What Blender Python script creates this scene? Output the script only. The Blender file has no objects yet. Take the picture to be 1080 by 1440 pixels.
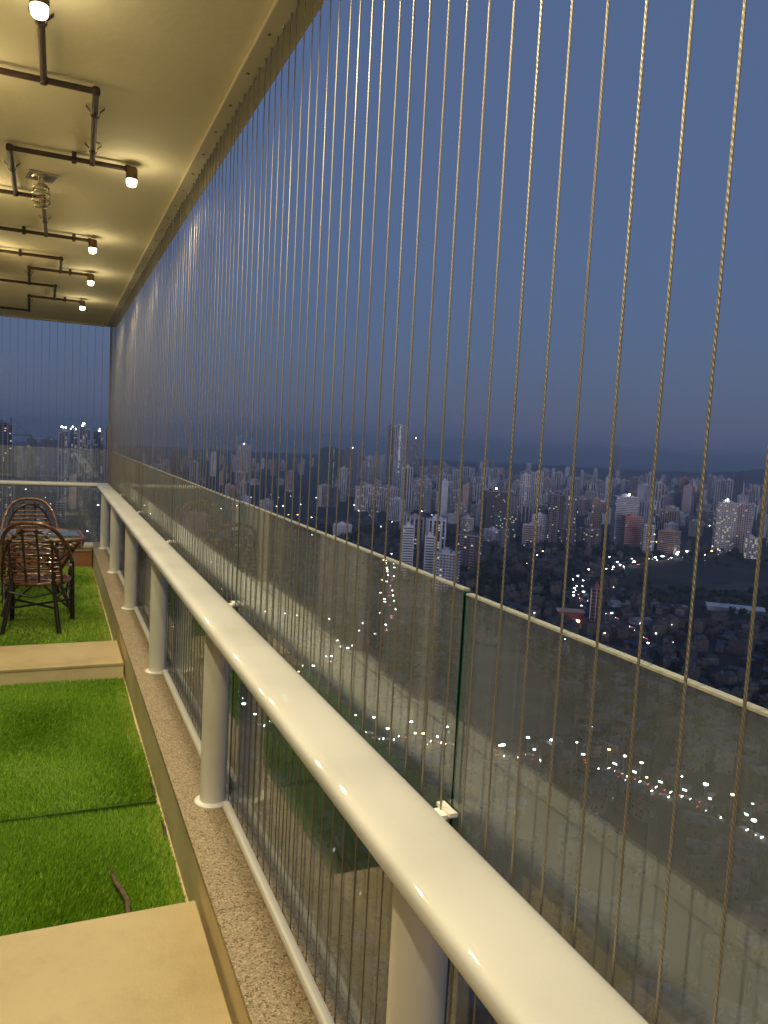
import bpy, bmesh, math, random
import numpy as np
from mathutils import Vector, Matrix
R = math.radians
sc = bpy.context.scene
C = sc.collection
rng = np.random.default_rng(7)
random.seed(7)
EYE = 1.75                      # lens height above the turf
GZ = EYE - 170.0                # city ground level below the balcony

# ------------------------------------------------------------------ camera
cam = bpy.data.cameras.new('camera'); co = bpy.data.objects.new('camera', cam); C.objects.link(co)
yaw, pit, rol = R(23.4946), R(-4.9626), R(3.0126)
fw = Vector((math.sin(yaw)*math.cos(pit), math.cos(yaw)*math.cos(pit), math.sin(pit)))
rt = Vector((math.cos(yaw), -math.sin(yaw), 0)); up = rt.cross(fw)
cr, sr = math.cos(rol), math.sin(rol)
rt2 = cr*rt + sr*up; up2 = -sr*rt + cr*up
co.matrix_world = Matrix(((rt2.x, up2.x, -fw.x, 0), (rt2.y, up2.y, -fw.y, 0), (rt2.z, up2.z, -fw.z, EYE), (0, 0, 0, 1)))
cam.sensor_fit = 'HORIZONTAL'; cam.sensor_width = 36; cam.lens = 36*1080.9/1080
cam.clip_start = 0.02; cam.clip_end = 40000
sc.camera = co

# ------------------------------------------------------------------ dusk sky and afterglow
SUN_AZ, SUN_EL = R(205), R(4)          # behind the lens, over the building
w = bpy.data.worlds.new('World'); sc.world = w; w.use_nodes = True
nt = w.node_tree; bg = nt.nodes['Background']; wo = nt.nodes['World Output']
sky = nt.nodes.new('ShaderNodeTexSky'); sky.sky_type = 'NISHITA'; sky.sun_disc = False
sky.sun_elevation = R(0.3); sky.sun_rotation = SUN_AZ; sky.ozone_density = 4.0; sky.dust_density = 1.0
nt.links.new(sky.outputs[0], bg.inputs[0]); bg.inputs[1].default_value = 0.10
bg2 = nt.nodes.new('ShaderNodeBackground'); bg2.inputs[0].default_value = (0.084, 0.117, 0.208, 1); bg2.inputs[1].default_value = 1.0   # smoggy city dusk, even all round
ad = nt.nodes.new('ShaderNodeAddShader'); nt.links.new(bg.outputs[0], ad.inputs[0]); nt.links.new(bg2.outputs[0], ad.inputs[1]); nt.links.new(ad.outputs[0], wo.inputs[0])
sl = bpy.data.lights.new('sun', 'SUN'); sl.energy = 1.4; sl.angle = R(25); sl.color = (0.95, 0.86, 1.0)
so = bpy.data.objects.new('sun', sl); C.objects.link(so)
sd = Vector((math.sin(SUN_AZ)*math.cos(SUN_EL), math.cos(SUN_AZ)*math.cos(SUN_EL), math.sin(SUN_EL)))
so.rotation_euler = sd.to_track_quat('Z', 'Y').to_euler(); so.location = (0, -20, 60)
vs = sc.view_settings; vs.view_transform = 'Standard'; vs.look = 'None'; vs.exposure = 0; vs.gamma = 1; vs.use_curve_mapping = False
sc.cycles.use_denoising = True
sc.cycles.use_adaptive_sampling = True; sc.cycles.adaptive_threshold = .025
sc.cycles.max_bounces = 7; sc.cycles.diffuse_bounces = 4; sc.cycles.glossy_bounces = 4; sc.cycles.transparent_max_bounces = 24
sc.cycles.sample_clamp_indirect = 4.0; sc.cycles.caustics_reflective = False; sc.cycles.caustics_refractive = False
LAMP_W, SPOT_W, LAMP_COL = 1.25, 50.0, (1.0, 0.85, 0.52)

# ------------------------------------------------------------------ helpers
class MB:
    def __init__(s): s.v = []; s.f = []
    def quad(s, a, b, c, d):
        n = len(s.v); s.v += [tuple(a), tuple(b), tuple(c), tuple(d)]; s.f.append((n, n+1, n+2, n+3))
    def box(s, x0, x1, y0, y1, z0, z1):
        n = len(s.v); s.v += [(x0,y0,z0),(x1,y0,z0),(x1,y1,z0),(x0,y1,z0),(x0,y0,z1),(x1,y0,z1),(x1,y1,z1),(x0,y1,z1)]
        s.f += [(n,n+3,n+2,n+1),(n+4,n+5,n+6,n+7),(n,n+1,n+5,n+4),(n+1,n+2,n+6,n+5),(n+2,n+3,n+7,n+6),(n+3,n,n+4,n+7)]
        return s
    def tube(s, pts, r, k=8, r2=None, ell=None):
        pts = [Vector(p) for p in pts]; m = len(pts); base = len(s.v); ref = None
        for i, p in enumerate(pts):
            t = (pts[min(i+1, m-1)] - pts[max(i-1, 0)]).normalized()
            if ref is None: ref = Vector((0,0,1)) if abs(t.z) < .9 else Vector((1,0,0))
            a = t.cross(ref).normalized(); b = a.cross(t).normalized(); ref = b
            rr = r if r2 is None else r + (r2-r)*i/(m-1)
            ra, rb = (rr, rr) if ell is None else ell
            for j in range(k):
                an = 2*math.pi*j/k; s.v.append(tuple(p + a*(ra*math.cos(an)) + b*(rb*math.sin(an))))
        for i in range(m-1):
            for j in range(k):
                j2 = (j+1) % k; s.f.append((base+i*k+j, base+i*k+j2, base+(i+1)*k+j2, base+(i+1)*k+j))
        s.f.append(tuple(base+j for j in range(k))[::-1]); s.f.append(tuple(base+(m-1)*k+j for j in range(k)))
        return s
    def lathe(s, prof, k=16, o=(0,0,0)):
        base = len(s.v)
        for r, z in prof:
            for j in range(k):
                an = 2*math.pi*j/k; s.v.append((o[0]+r*math.cos(an), o[1]+r*math.sin(an), o[2]+z))
        for i in range(len(prof)-1):
            for j in range(k):
                j2 = (j+1) % k; s.f.append((base+i*k+j, base+i*k+j2, base+(i+1)*k+j2, base+(i+1)*k+j))
        s.f.append(tuple(base+j for j in range(k))[::-1]); s.f.append(tuple(base+(len(prof)-1)*k+j for j in range(k)))
        return s
    def mesh(s, name, mat, smooth=False, mats=None, mi=None):
        me = bpy.data.meshes.new(name); me.from_pydata(s.v, [], s.f)
        me.materials.append(mat)
        bm = bmesh.new(); bm.from_mesh(me); bmesh.ops.recalc_face_normals(bm, faces=bm.faces); bm.to_mesh(me); bm.free()
        if smooth:
            me.polygons.foreach_set('use_smooth', [True]*len(me.polygons))
            try: me.set_sharp_from_angle(angle=R(40))
            except Exception: pass
        me.update(); return me
    def build(s, name, mat, parent=None, smooth=False, bevel=0, loc=None):
        o = bpy.data.objects.new(name, s.mesh(name, mat, smooth)); C.objects.link(o)
        if parent: o.parent = parent
        if loc: o.location = loc
        if bevel:
            m = o.modifiers.new('bevel', 'BEVEL'); m.width = bevel; m.segments = 2; m.limit_method = 'ANGLE'
        return o
def inst(name, me, parent=None, loc=(0,0,0), rz=0):
    o = bpy.data.objects.new(name, me); C.objects.link(o); o.location = loc; o.rotation_euler = (0,0,rz)
    if parent: o.parent = parent
    return o
def tag(o, label=None, cat=None, group=None, kind=None):
    if label: o['label'] = label
    if cat: o['category'] = cat
    if group: o['group'] = group
    if kind: o['kind'] = kind
    return o
def empty(name, loc=(0,0,0), rz=0):
    o = bpy.data.objects.new(name, None); C.objects.link(o); o.location = loc; o.rotation_euler = (0,0,rz); o.empty_display_size = .1
    return o
def copy_tree(o, parent=None):
    c = o.copy(); C.objects.link(c); c.parent = parent
    for ch in [x for x in o.children]: copy_tree(ch, c)
    return c

def mat(name, col, rough=.6, metal=0, coat=0, emit=None, es=0, spec=.5):
    m = bpy.data.materials.new(name); m.use_nodes = True; b = m.node_tree.nodes['Principled BSDF']
    b.inputs['Base Color'].default_value = (*col, 1); b.inputs['Roughness'].default_value = rough; b.inputs['Metallic'].default_value = metal
    b.inputs['Coat Weight'].default_value = coat; b.inputs['Coat Roughness'].default_value = .08; b.inputs['Specular IOR Level'].default_value = spec
    if emit: b.inputs['Emission Color'].default_value = (*emit, 1); b.inputs['Emission Strength'].default_value = es
    return m
def N(m, t, **kw):
    n = m.node_tree.nodes.new(t)
    for k, v in kw.items(): setattr(n, k, v)
    return n
def L(m, a, b): m.node_tree.links.new(a, b)
def noisy(name, cols, scale, rough=.6, bump=0, bscale=None, detail=6, spread=(.35,.65), coords='Object', metal=0, coat=0, stretch=None, spec=.5):
    """principled with a noise colour ramp between the given colours"""
    m = mat(name, cols[0], rough, metal, coat, spec=spec); b = m.node_tree.nodes['Principled BSDF']
    tc = N(m, 'ShaderNodeTexCoord'); src = tc.outputs[coords]
    if stretch:
        mp = N(m, 'ShaderNodeMapping'); mp.inputs['Scale'].default_value = stretch; L(m, src, mp.inputs[0]); src = mp.outputs[0]
    nz = N(m, 'ShaderNodeTexNoise'); nz.inputs['Scale'].default_value = scale; nz.inputs['Detail'].default_value = detail; L(m, src, nz.inputs['Vector'])
    cr_ = N(m, 'ShaderNodeValToRGB'); el = cr_.color_ramp.elements
    for i, c in enumerate(cols):
        p = spread[0] + (spread[1]-spread[0])*i/(len(cols)-1)
        e = el[i] if i < 2 else el.new(p)
        e.position = p; e.color = (*c, 1)
    L(m, nz.outputs[0], cr_.inputs[0]); L(m, cr_.outputs[0], b.inputs['Base Color'])
    if bump:
        n2 = N(m, 'ShaderNodeTexNoise'); n2.inputs['Scale'].default_value = bscale or scale*3; n2.inputs['Detail'].default_value = 5; L(m, src, n2.inputs['Vector'])
        bp = N(m, 'ShaderNodeBump'); bp.inputs['Strength'].default_value = bump; bp.inputs['Distance'].default_value = .01
        L(m, n2.outputs[0], bp.inputs['Height']); L(m, bp.outputs[0], b.inputs['Normal'])
    return m

# ------------------------------------------------------------------ materials: balcony
M = {}
M['ceil'] = noisy('ceiling_paint', [(.82,.73,.48),(.87,.78,.52),(.89,.81,.55)], 1.3, .8, .16, 30)
M['track'] = mat('track_paint', (.74,.66,.45), .35, 0, .2)
M['white'] = noisy('white_powder_coat', [(.47,.46,.44),(.53,.52,.495),(.555,.545,.52)], 2.6, .55, .05, 160, coat=.5)
M['white'].node_tree.nodes['Principled BSDF'].inputs['Coat Roughness'].default_value = .02
M['post'] = noisy('post_paint', [(.72,.70,.62),(.80,.78,.70)], 4, .5, .03, 120, coat=.1)
M['flange'] = mat('flange_paint', (.80,.78,.72), .35)
M['tan'] = noisy('tan_tile', [(.42,.32,.16),(.49,.38,.20),(.52,.41,.225)], 2.6, .5, .1, 90, detail=10)
m_ = M['tan']; nd = m_.node_tree.nodes; pb = nd['Principled BSDF']; src_ = pb.inputs['Base Color'].links[0].from_socket
tc_ = N(m_,'ShaderNodeTexCoord'); n1_ = N(m_,'ShaderNodeTexNoise'); n1_.inputs['Scale'].default_value = 11; n1_.inputs['Detail'].default_value = 12; n1_.inputs['Roughness'].default_value = .75; L(m_, tc_.outputs['Object'], n1_.inputs['Vector'])
r1_ = N(m_,'ShaderNodeValToRGB'); r1_.color_ramp.elements[0].position = .30; r1_.color_ramp.elements[0].color = (.62,.58,.50,1); r1_.color_ramp.elements[1].position = .50; r1_.color_ramp.elements[1].color = (1,1,1,1); L(m_, n1_.outputs[0], r1_.inputs[0])
mm_ = N(m_,'ShaderNodeMix', data_type='RGBA', blend_type='MULTIPLY'); mm_.inputs[0].default_value = .3; L(m_, src_, mm_.inputs[6]); L(m_, r1_.outputs[0], mm_.inputs[7]); L(m_, mm_.outputs[2], pb.inputs['Base Color'])
M['kerbface'] = noisy('kerb_face_paint', [(.62,.51,.29),(.70,.58,.34),(.74,.62,.37)], 3.0, .65, .18, 55)
M['endkerb'] = noisy('brown_tile', [(.25,.105,.04),(.33,.15,.06)], 6, .45, .05)
M['plinth'] = noisy('plinth_paint', [(.76,.73,.64),(.83,.80,.72)], 2.5, .6, .08)
M['pilaster'] = noisy('pilaster_paint', [(.58,.50,.36),(.66,.57,.42)], 3, .7, .1)
M['turfbase'] = noisy('turf_backing', [(.030,.085,.004),(.055,.13,.008)], 25, .95)
M['dark'] = mat('plain_dark', (.02,.02,.02), .5)
M['conduit'] = noisy('brown_conduit', [(.034,.017,.008),(.055,.028,.014)], 14, .62)
M['clip'] = mat('conduit_saddle', (.035,.02,.012), .6, .1)
M['lampbody'] = mat('lamp_housing', (.13,.07,.03), .38, .4)
M['diff'] = mat('lamp_diffuser', (.9,.85,.7), .4, emit=(1.0,.86,.56), es=14)
M['steel'] = mat('sprinkler_metal', (.62,.56,.42), .3, .9)
M['screw'] = mat('screw_steel', (.28,.24,.18), .4, .8)
M['hose'] = noisy('frayed_hose', [(.075,.05,.03),(.14,.10,.06)], 40, .7)
M['black'] = mat('black_leg_wrap', (.018,.013,.012), .38)

# exposed-aggregate granite
m = M['granite'] = mat('speckled_granite', (.4,.3,.2), .5); b = m.node_tree.nodes['Principled BSDF']
tc = N(m,'ShaderNodeTexCoord'); vo = N(m,'ShaderNodeTexVoronoi'); vo.inputs['Scale'].default_value = 200; L(m, tc.outputs['Object'], vo.inputs['Vector'])
rp = N(m,'ShaderNodeValToRGB'); sep = N(m,'ShaderNodeSeparateColor'); L(m, vo.outputs['Color'], sep.inputs[0]); L(m, sep.outputs[0], rp.inputs[0])
rp.color_ramp.interpolation = 'CONSTANT'; el = rp.color_ramp.elements
for i,(p,c) in enumerate([(0,(.13,.085,.042)),(.16,(.28,.21,.125)),(.40,(.38,.295,.185)),(.62,(.31,.235,.14)),(.80,(.42,.33,.21)),(.93,(.50,.42,.29))]):
    e = el[i] if i < 2 else el.new(p); e.position = p; e.color = (*c,1)
L(m, rp.outputs[0], b.inputs['Base Color'])
bp = N(m,'ShaderNodeBump'); bp.inputs['Strength'].default_value=.25; bp.inputs['Distance'].default_value=.003; L(m, vo.outputs['Distance'], bp.inputs['Height']); L(m, bp.outputs[0], b.inputs['Normal'])

# laid cable: three twisted strands, dull steel tone
m = M['cable'] = mat('coated_cable', (.33,.29,.21), .4, .75); b = m.node_tree.nodes['Principled BSDF']
tc = N(m,'ShaderNodeTexCoord'); sx_ = N(m,'ShaderNodeSeparateXYZ'); L(m, tc.outputs['Object'], sx_.inputs[0])
at2 = N(m,'ShaderNodeMath', operation='ARCTAN2'); L(m, sx_.outputs[1], at2.inputs[0]); L(m, sx_.outputs[0], at2.inputs[1])
m3 = N(m,'ShaderNodeMath', operation='MULTIPLY'); L(m, at2.outputs[0], m3.inputs[0]); m3.inputs[1].default_value = 3
mz = N(m,'ShaderNodeMath', operation='MULTIPLY_ADD'); L(m, sx_.outputs[2], mz.inputs[0]); mz.inputs[1].default_value = 2*math.pi/.0085; L(m, m3.outputs[0], mz.inputs[2])
sn_ = N(m,'ShaderNodeMath', operation='SINE'); L(m, mz.outputs[0], sn_.inputs[0])
hf = N(m,'ShaderNodeMath', operation='MULTIPLY_ADD'); L(m, sn_.outputs[0], hf.inputs[0]); hf.inputs[1].default_value = .5; hf.inputs[2].default_value = .5
bp = N(m,'ShaderNodeBump'); bp.inputs['Strength'].default_value=.4; bp.inputs['Distance'].default_value=.0010; L(m, hf.outputs[0], bp.inputs['Height']); L(m, bp.outputs[0], b.inputs['Normal'])
rp = N(m,'ShaderNodeValToRGB'); rp.color_ramp.elements[0].color=(.20,.175,.125,1); rp.color_ramp.elements[1].color=(.34,.305,.225,1); L(m, hf.outputs[0], rp.inputs[0]); L(m, rp.outputs[0], b.inputs['Base Color'])

# clear glass: Schlick reflection over a faint green body, with a thin film of dust
def glassmat(name, tint, dust, f0=.045):
    m = bpy.data.materials.new(name); m.use_nodes = True; t = m.node_tree; t.nodes.clear()
    out = N(m,'ShaderNodeOutputMaterial'); ge = N(m,'ShaderNodeNewGeometry')
    dt = N(m,'ShaderNodeVectorMath', operation='DOT_PRODUCT'); L(m, ge.outputs['Incoming'], dt.inputs[0]); L(m, ge.outputs['Normal'], dt.inputs[1])
    ab = N(m,'ShaderNodeMath', operation='ABSOLUTE'); L(m, dt.outputs['Value'], ab.inputs[0])
    om = N(m,'ShaderNodeMath', operation='SUBTRACT'); om.inputs[0].default_value = 1; L(m, ab.outputs[0], om.inputs[1])
    pw = N(m,'ShaderNodeMath', operation='POWER'); L(m, om.outputs[0], pw.inputs[0]); pw.inputs[1].default_value = 5
    fr = N(m,'ShaderNodeMath', operation='MULTIPLY_ADD'); L(m, pw.outputs[0], fr.inputs[0]); fr.inputs[1].default_value = 1-f0; fr.inputs[2].default_value = f0
    tr = N(m,'ShaderNodeBsdfTransparent'); tr.inputs[0].default_value = (*tint,1)
    gl = N(m,'ShaderNodeBsdfGlossy'); gl.inputs['Roughness'].default_value = .0; gl.inputs[0].default_value = (.95,1,.96,1)
    mx = N(m,'ShaderNodeMixShader'); L(m, fr.outputs[0], mx.inputs[0]); L(m, tr.outputs[0], mx.inputs[1]); L(m, gl.outputs[0], mx.inputs[2])
    tc = N(m,'ShaderNodeTexCoord'); nz = N(m,'ShaderNodeTexNoise'); nz.inputs['Scale'].default_value = 1.8; nz.inputs['Detail'].default_value = 5; nz.inputs['Roughness'].default_value=.5; L(m, tc.outputs['Object'], nz.inputs['Vector'])
    mr = N(m,'ShaderNodeMapRange'); mr.inputs['From Min'].default_value=.36; mr.inputs['From Max'].default_value=.72; mr.inputs['To Min'].default_value=dust*.65; mr.inputs['To Max'].default_value=dust*1.4; L(m, nz.outputs[0], mr.inputs[0])
    df = N(m,'ShaderNodeBsdfDiffuse'); df.inputs[0].default_value = (.52,.56,.60,1)
    m2 = N(m,'ShaderNodeMixShader'); L(m, mr.outputs[0], m2.inputs[0]); L(m, mx.outputs[0], m2.inputs[1]); L(m, df.outputs[0], m2.inputs[2])
    L(m, m2.outputs[0], out.inputs[0]); return m
M['glass'] = glassmat('railing_glass', (.95,.965,.955), .085, .06)
M['winglass'] = mat('window_glass', (.012,.014,.013), .04, spec=.6)
M['tabletop'] = glassmat('table_glass', (.93,.96,.94), .02)
M['gedge'] = mat('glass_cut_edge', (.003,.055,.040), .12, emit=None)
M['gtop'] = mat('glass_top_edge', (.33,.33,.26), .25)

# rattan cane
M['cane'] = noisy('glossy_rattan_cane', [(.055,.018,.008),(.115,.040,.016),(.22,.088,.036)], 24, .3, coat=.6)
M['canedark'] = noisy('dark_rattan_cane', [(.020,.009,.006),(.060,.022,.011)], 24, .32, coat=.4)

# grass blades: hue per blade
m = M['blade'] = mat('turf_blade', (.1,.25,.01), .6); b = m.node_tree.nodes['Principled BSDF']
at = N(m,'ShaderNodeAttribute'); at.attribute_name = 'tone'; rp = N(m,'ShaderNodeValToRGB'); el = rp.color_ramp.elements
for i,(p,c) in enumerate([(0,(.095,.235,.007)),(.45,(.165,.36,.011)),(.8,(.25,.44,.016)),(1,(.40,.48,.08))]):
    e = el[i] if i < 2 else el.new(p); e.position=p; e.color=(*c,1)
L(m, at.outputs['Fac'], rp.inputs[0]); L(m, rp.outputs[0], b.inputs['Base Color'])

# ------------------------------------------------------------------ balcony shell
XK, XR, XG, XO = .49, .68, .705, .765        # kerb face, cables, glass, slab edge
ZC = 1.371 + EYE; ZK = .26; ZST = .113; YE = 10.42
XL, YW = -.47, 7.9                            # house wall
ce = MB().box(-2.6, XO, -2.6, 11.0, ZC, ZC+.25).build('ceiling', M['ceil'], None, bevel=.004); tag(ce, 'cream painted balcony ceiling above the green turf', 'ceiling', kind='structure')
fl = MB().box(-2.6, XO, -2.6, 11.0, -.30, -.03).build('floor', M['kerbface']); tag(fl, 'balcony floor slab under the turf', 'floor', kind='structure')

# track strips that hold the cables
def track(label, a, b, along, off):
    t = empty('cable_track', (0,0,0)); tag(t, label, 'track', 'cable mounting tracks under the ceiling')
    p = MB()
    if along == 'y': p.box(off-.062, off+.012, a, b, ZC-.018, ZC-.001)
    else: p.box(a, b, off-.062, off+.012, ZC-.018, ZC-.001)
    p.build('strip', M['track'], t, bevel=.006)
    s = a + .14
    sm = MB().lathe([(.006,-.0035),(.006,0),(.002,.001)], 8).mesh('screw', M['screw'])
    while s < b:
        inst('screw', sm, t, ((off-.03, s, ZC-.0185) if along=='y' else (s, off-.03, ZC-.0185))); s += .31
    return t
track('long cream strip under the ceiling edge holding the side cables', -1.5, 10.86, 'y', XR)
track('short cream strip under the far ceiling edge above the end cables', -2.5, XR-.07, 'x', 10.9)

# kerb on the city side
k = empty('parapet_kerb', (XK, 0, 0)); tag(k, 'tan painted kerb with speckled granite top under the white railing', 'kerb')
ys = [-2.6,-1.1,.55,2.3,4.0,5.75,7.5,9.1,10.9]
for a, b_ in zip(ys[:-1], ys[1:]):
    MB().box(.012, XO-XK-.012, a+.0015, b_-.0015, -.03, ZK-.022).build('kerb_block', M['kerbface'], k, bevel=.003)
    MB().box(0, XO-XK, a+.001, b_-.001, ZK-.0215, ZK).build('coping_slab', M['granite'], k, bevel=.003)
# end kerb
k2 = empty('end_kerb', (0, YE, 0)); tag(k2, 'low reddish brown tiled kerb below the far end railing', 'kerb')
MB().box(-2.6, XK-.004, .012, .46, -.03, .198).build('kerb_block', M['endkerb'], k2)
MB().box(-2.6, XK-.004, 0, .47, .199, .22).build('coping_slab', M['granite'], k2, bevel=.003)

# raised tan steps between the turf beds
def step(label, y0, y1):
    t = empty('tiled_step', (0,y0,0)); tag(t, label, 'step', 'tan steps crossing the balcony')
    MB().box(XL, XK-.003, .006, y1-y0-.006, -.03, ZST-.022).build('riser', M['kerbface'], t)
    n = 1; e = (y1-y0)/n
    for i in range(n):
        MB().box(XL, -.004 + .0, i*e+.002, (i+1)*e-.002, ZST-.0215, ZST).build('tile', M['tan'], t, bevel=.004) if n > 1 else None
        if n > 1: MB().box(-.001, XK-.003, i*e+.002, (i+1)*e-.002, ZST-.0215, ZST).build('tile', M['tan'], t, bevel=.004)
    if n == 1: MB().box(XL, XK-.003, 0, y1-y0, ZST-.0215, ZST).build('tile', M['tan'], t, bevel=.004)
    return t
step('near tan tiled step in the lower left foreground', -2.6, 2.613)
step('narrow tan step between the two turf beds, before the chairs', 5.62, 6.25)

# turf mats with real blades
def turf(label, x0, x1, y0, y1, n, h, seed, warm=0):
    g = np.random.default_rng(seed)
    t = MB().box(x0, x1, y0, y1, -.028, .0).build('turf_mat', M['turfbase']); tag(t, label, 'artificial turf', 'artificial turf mats')
    px = g.uniform(x0, x1, n); py = g.uniform(y0+.004, y1-.004, n); an = g.uniform(0, 2*math.pi, n); hh = h*g.uniform(.55, 1.15, n)*(.88+.15*np.sin(px*6.3+py*2.2+seed)); wd = g.uniform(.0016,.0032,n)
    le = g.uniform(.1,.8,n)*h*np.clip(np.minimum(py-y0,y1-py)/.02,.15,1); la = .9 + 1.6*np.sin(px*5.1+seed)*np.cos(py*3.3) + g.normal(0, .8, n)
    ca, sa = np.cos(an)*wd, np.sin(an)*wd
    v = np.zeros((n,3,3)); v[:,0] = np.stack([px-ca,py-sa,np.full(n,-.001)],1); v[:,1] = np.stack([px+ca,py+sa,np.full(n,-.001)],1)
    v[:,2] = np.stack([px+le*np.cos(la),py+le*np.sin(la),hh],1)
    me = bpy.data.meshes.new('grass_blades'); me.vertices.add(3*n); me.vertices.foreach_set('co', v.reshape(-1)); me.loops.add(3*n); me.loops.foreach_set('vertex_index', np.arange(3*n, dtype=np.int32))
    me.polygons.add(n); me.polygons.foreach_set('loop_start', np.arange(0,3*n,3,dtype=np.int32)); me.polygons.foreach_set('loop_total', np.full(n,3,dtype=np.int32)); me.update(calc_edges=True)
    # colour belongs to the yarn: mixed greens, pale trodden tufts in patches, worn pale strip along the kerb side
    tone = warm + g.uniform(0,.75,n) + .09*np.sin(px*7+seed)*np.sin(py*4.1+2*seed) + .06*np.sin(py*11+px*5) + .06
    worn = (px > x1-.07) & (g.uniform(0,1,n) < .6); tone[worn] += .45
    tone[g.uniform(0,1,n) < .03] = 1.0
    a = me.attributes.new('tone','FLOAT','FACE'); a.data.foreach_set('value', np.clip(tone,0,1).astype(np.float32))
    me.materials.append(M['blade']); o = bpy.data.objects.new('grass_blades', me); C.objects.link(o); o.parent = t; o['kind'] = 'stuff'
turf('nearest green turf mat, in front of the dark seam', XL, XK-.008, 2.62, 3.602, 60000, .026, 1)
turf('large green turf mat between the dark seam and the narrow step', XL, XK-.008, 3.652, 5.61, 75000, .026, 2)
turf('far bright green turf mat under the rattan chairs', -2.0, XK-.008, 6.256, 10.41, 110000, .03, 3, .28)

sg_ = MB().box(XL, XK-.01, 3.60, 3.654, -.029, -.018).build('seam_shade_strip', M['dark']); sg_.parent = [o for o in C.objects if o.name.startswith('turf_mat')][1]  # dark strip added under the gap as painted shade over the tan floor
# frayed hose end poking from the turf
ho = MB().tube([(.262,2.66,-.005),(.272,2.72,.028),(.276,2.80,.040),(.262,2.88,.036),(.247,2.95,.030),(.240,3.0,.034)], .011, 8, .009).build('hose_stub', M['hose'], smooth=True)
tag(ho, 'short brown frayed hose end poking out of the near turf', 'hose')
for i in range(7):
    a = random.uniform(-.6,.6); MB().tube([(.240,2.995,.034),(.236+.02*a,3.02+random.uniform(0,.02),.034+random.uniform(-.004,.022))], .0022, 4, .0008).build('frayed_strand', M['hose'], ho)
# curled edge flap of the turf at the kerb
for i,(y,lab) in enumerate([(3.74,'upper dark curled turf scrap against the kerb, by the seam'),(3.33,'lower dark curled turf scrap against the kerb')]):
    fo = MB().tube([(.472,y-.05,.004),(.478,y,.022),(.470,y+.06,.03)], .007, 6, .004).build('turf_scrap', M['dark'], smooth=True); tag(fo, lab, 'scrap', 'dark scraps at the turf edge')

# ------------------------------------------------------------------ house wall, left of the picture (seen in the glass)
wl = empty('house_wall', (XL, 0, 0)); tag(wl, 'cream house wall with white plinth and dark windows, mirrored in the railing glass', 'wall')
MB().box(-.20, 0, -2.6, YW, -.03, .325).build('plinth', M['plinth'], wl, bevel=.006)
MB().box(-.22, .012, -2.6, YW, .3255, .35).build('sill', M['plinth'], wl, bevel=.004)
PIL = [(-2.6,-1.9),(.2,.62),(3.72,4.22),(4.75,5.52),(7.3,YW)]
for a, b_ in PIL: MB().box(-.20, -.004, a, b_, .351, ZC-.002).build('pilaster', M['pilaster'], wl)
MB().box(-.20, -.008, -2.6, YW, 2.66, ZC-.004).build('lintel', M['pilaster'], wl)
for (a, b_) in zip([p[1] for p in PIL[:-1]], [p[0] for p in PIL[1:]]):
    wn = MB().box(-.13, -.12, a, b_, .351, 2.66).build('window', M['winglass'], wl)
    f = MB(); nn = max(1, round((b_-a)/.95))
    for i in range(nn+1):
        y = a+(b_-a)*i/nn; f.box(-.14,-.09, max(a,y-.022), min(b_,y+.022), .352, 2.66)
    f.box(-.14,-.09,a,b_,.352,.40); f.box(-.14,-.09,a,b_,2.61,2.66)
    f.build('window_frame', M['lampbody'], wn)
MB().box(-2.2, -.201, YW-.2, YW-.01, -.03, ZC-.002).build('return_wall', M['pilaster'], wl)
MB().box(-2.2, -.15, -2.59, -2.4, -.03, ZC-.002).build('rear_wall', M['pilaster'], wl)

# ------------------------------------------------------------------ railing
rl = empty('side_railing', (.59, 0, ZK)); tag(rl, 'long white railing with oval handrail and round posts along the city side', 'railing')
RZ = EYE-.688
def ov(rx, rz, n=24): return [(rx*math.copysign(abs(math.cos(t))**.667, math.cos(t)), rz*math.copysign(abs(math.sin(t))**.667, math.sin(t))) for t in [2*math.pi*i/n for i in range(n)]]
def sweep(prof, stations):
    s = MB(); k = len(prof)
    for (cx, cy, cz, ax) in stations:
        for (u, v) in prof: s.v.append((cx+ax[0]*u, cy+ax[1]*u, cz+v))
    for i in range(len(stations)-1):
        for j in range(k): s.f.append((i*k+j, i*k+(j+1)%k, (i+1)*k+(j+1)%k, (i+1)*k+j))
    s.f.append(tuple(range(k))[::-1]); s.f.append(tuple((len(stations)-1)*k+j for j in range(k))); return s
OV = ov(.080,.028,44)
sweep(OV, [(0,y,RZ-ZK,(1,0)) for y in (-1.6,.6,3,6,9)] + [(0,10.30,RZ-ZK,(1,1))]).build('handrail', M['white'], rl, smooth=True)
POSTS = [-.64,1.17,3.04,4.88,6.72,8.5]
pm = MB().lathe([(.053,0),(.053,RZ-ZK-.02)], 28).mesh('post', M['post'], True)
fm = MB().lathe([(.074,0),(.074,.006),(.068,.011),(.054,.013)], 28).mesh('base_flange', M['flange'], True)
for y in POSTS + [10.26]:
    p = inst('post', pm, rl, (.034, y, 0)); inst('base_flange', fm, p, (0,0,.0005))
for a, b_ in zip(POSTS, POSTS[1:]+[10.26]):
    MB().box(.054,.087, a+.079, b_-.079, .0005, .036).build('bottom_channel', M['flange'], rl, bevel=.012)
JOINTS = [-.66,1.215,3.07,4.95,6.80,8.66,10.55]
cm = MB().box(-.02,.052,-.016,.016,-.008,.0).box(.028,.044,-.026,.026,-.0005,.007).mesh('glass_clip', M['flange'])
for y in JOINTS[:-1]: inst('glass_clip', cm, rl, (.062, y, RZ-ZK+.012))

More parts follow.
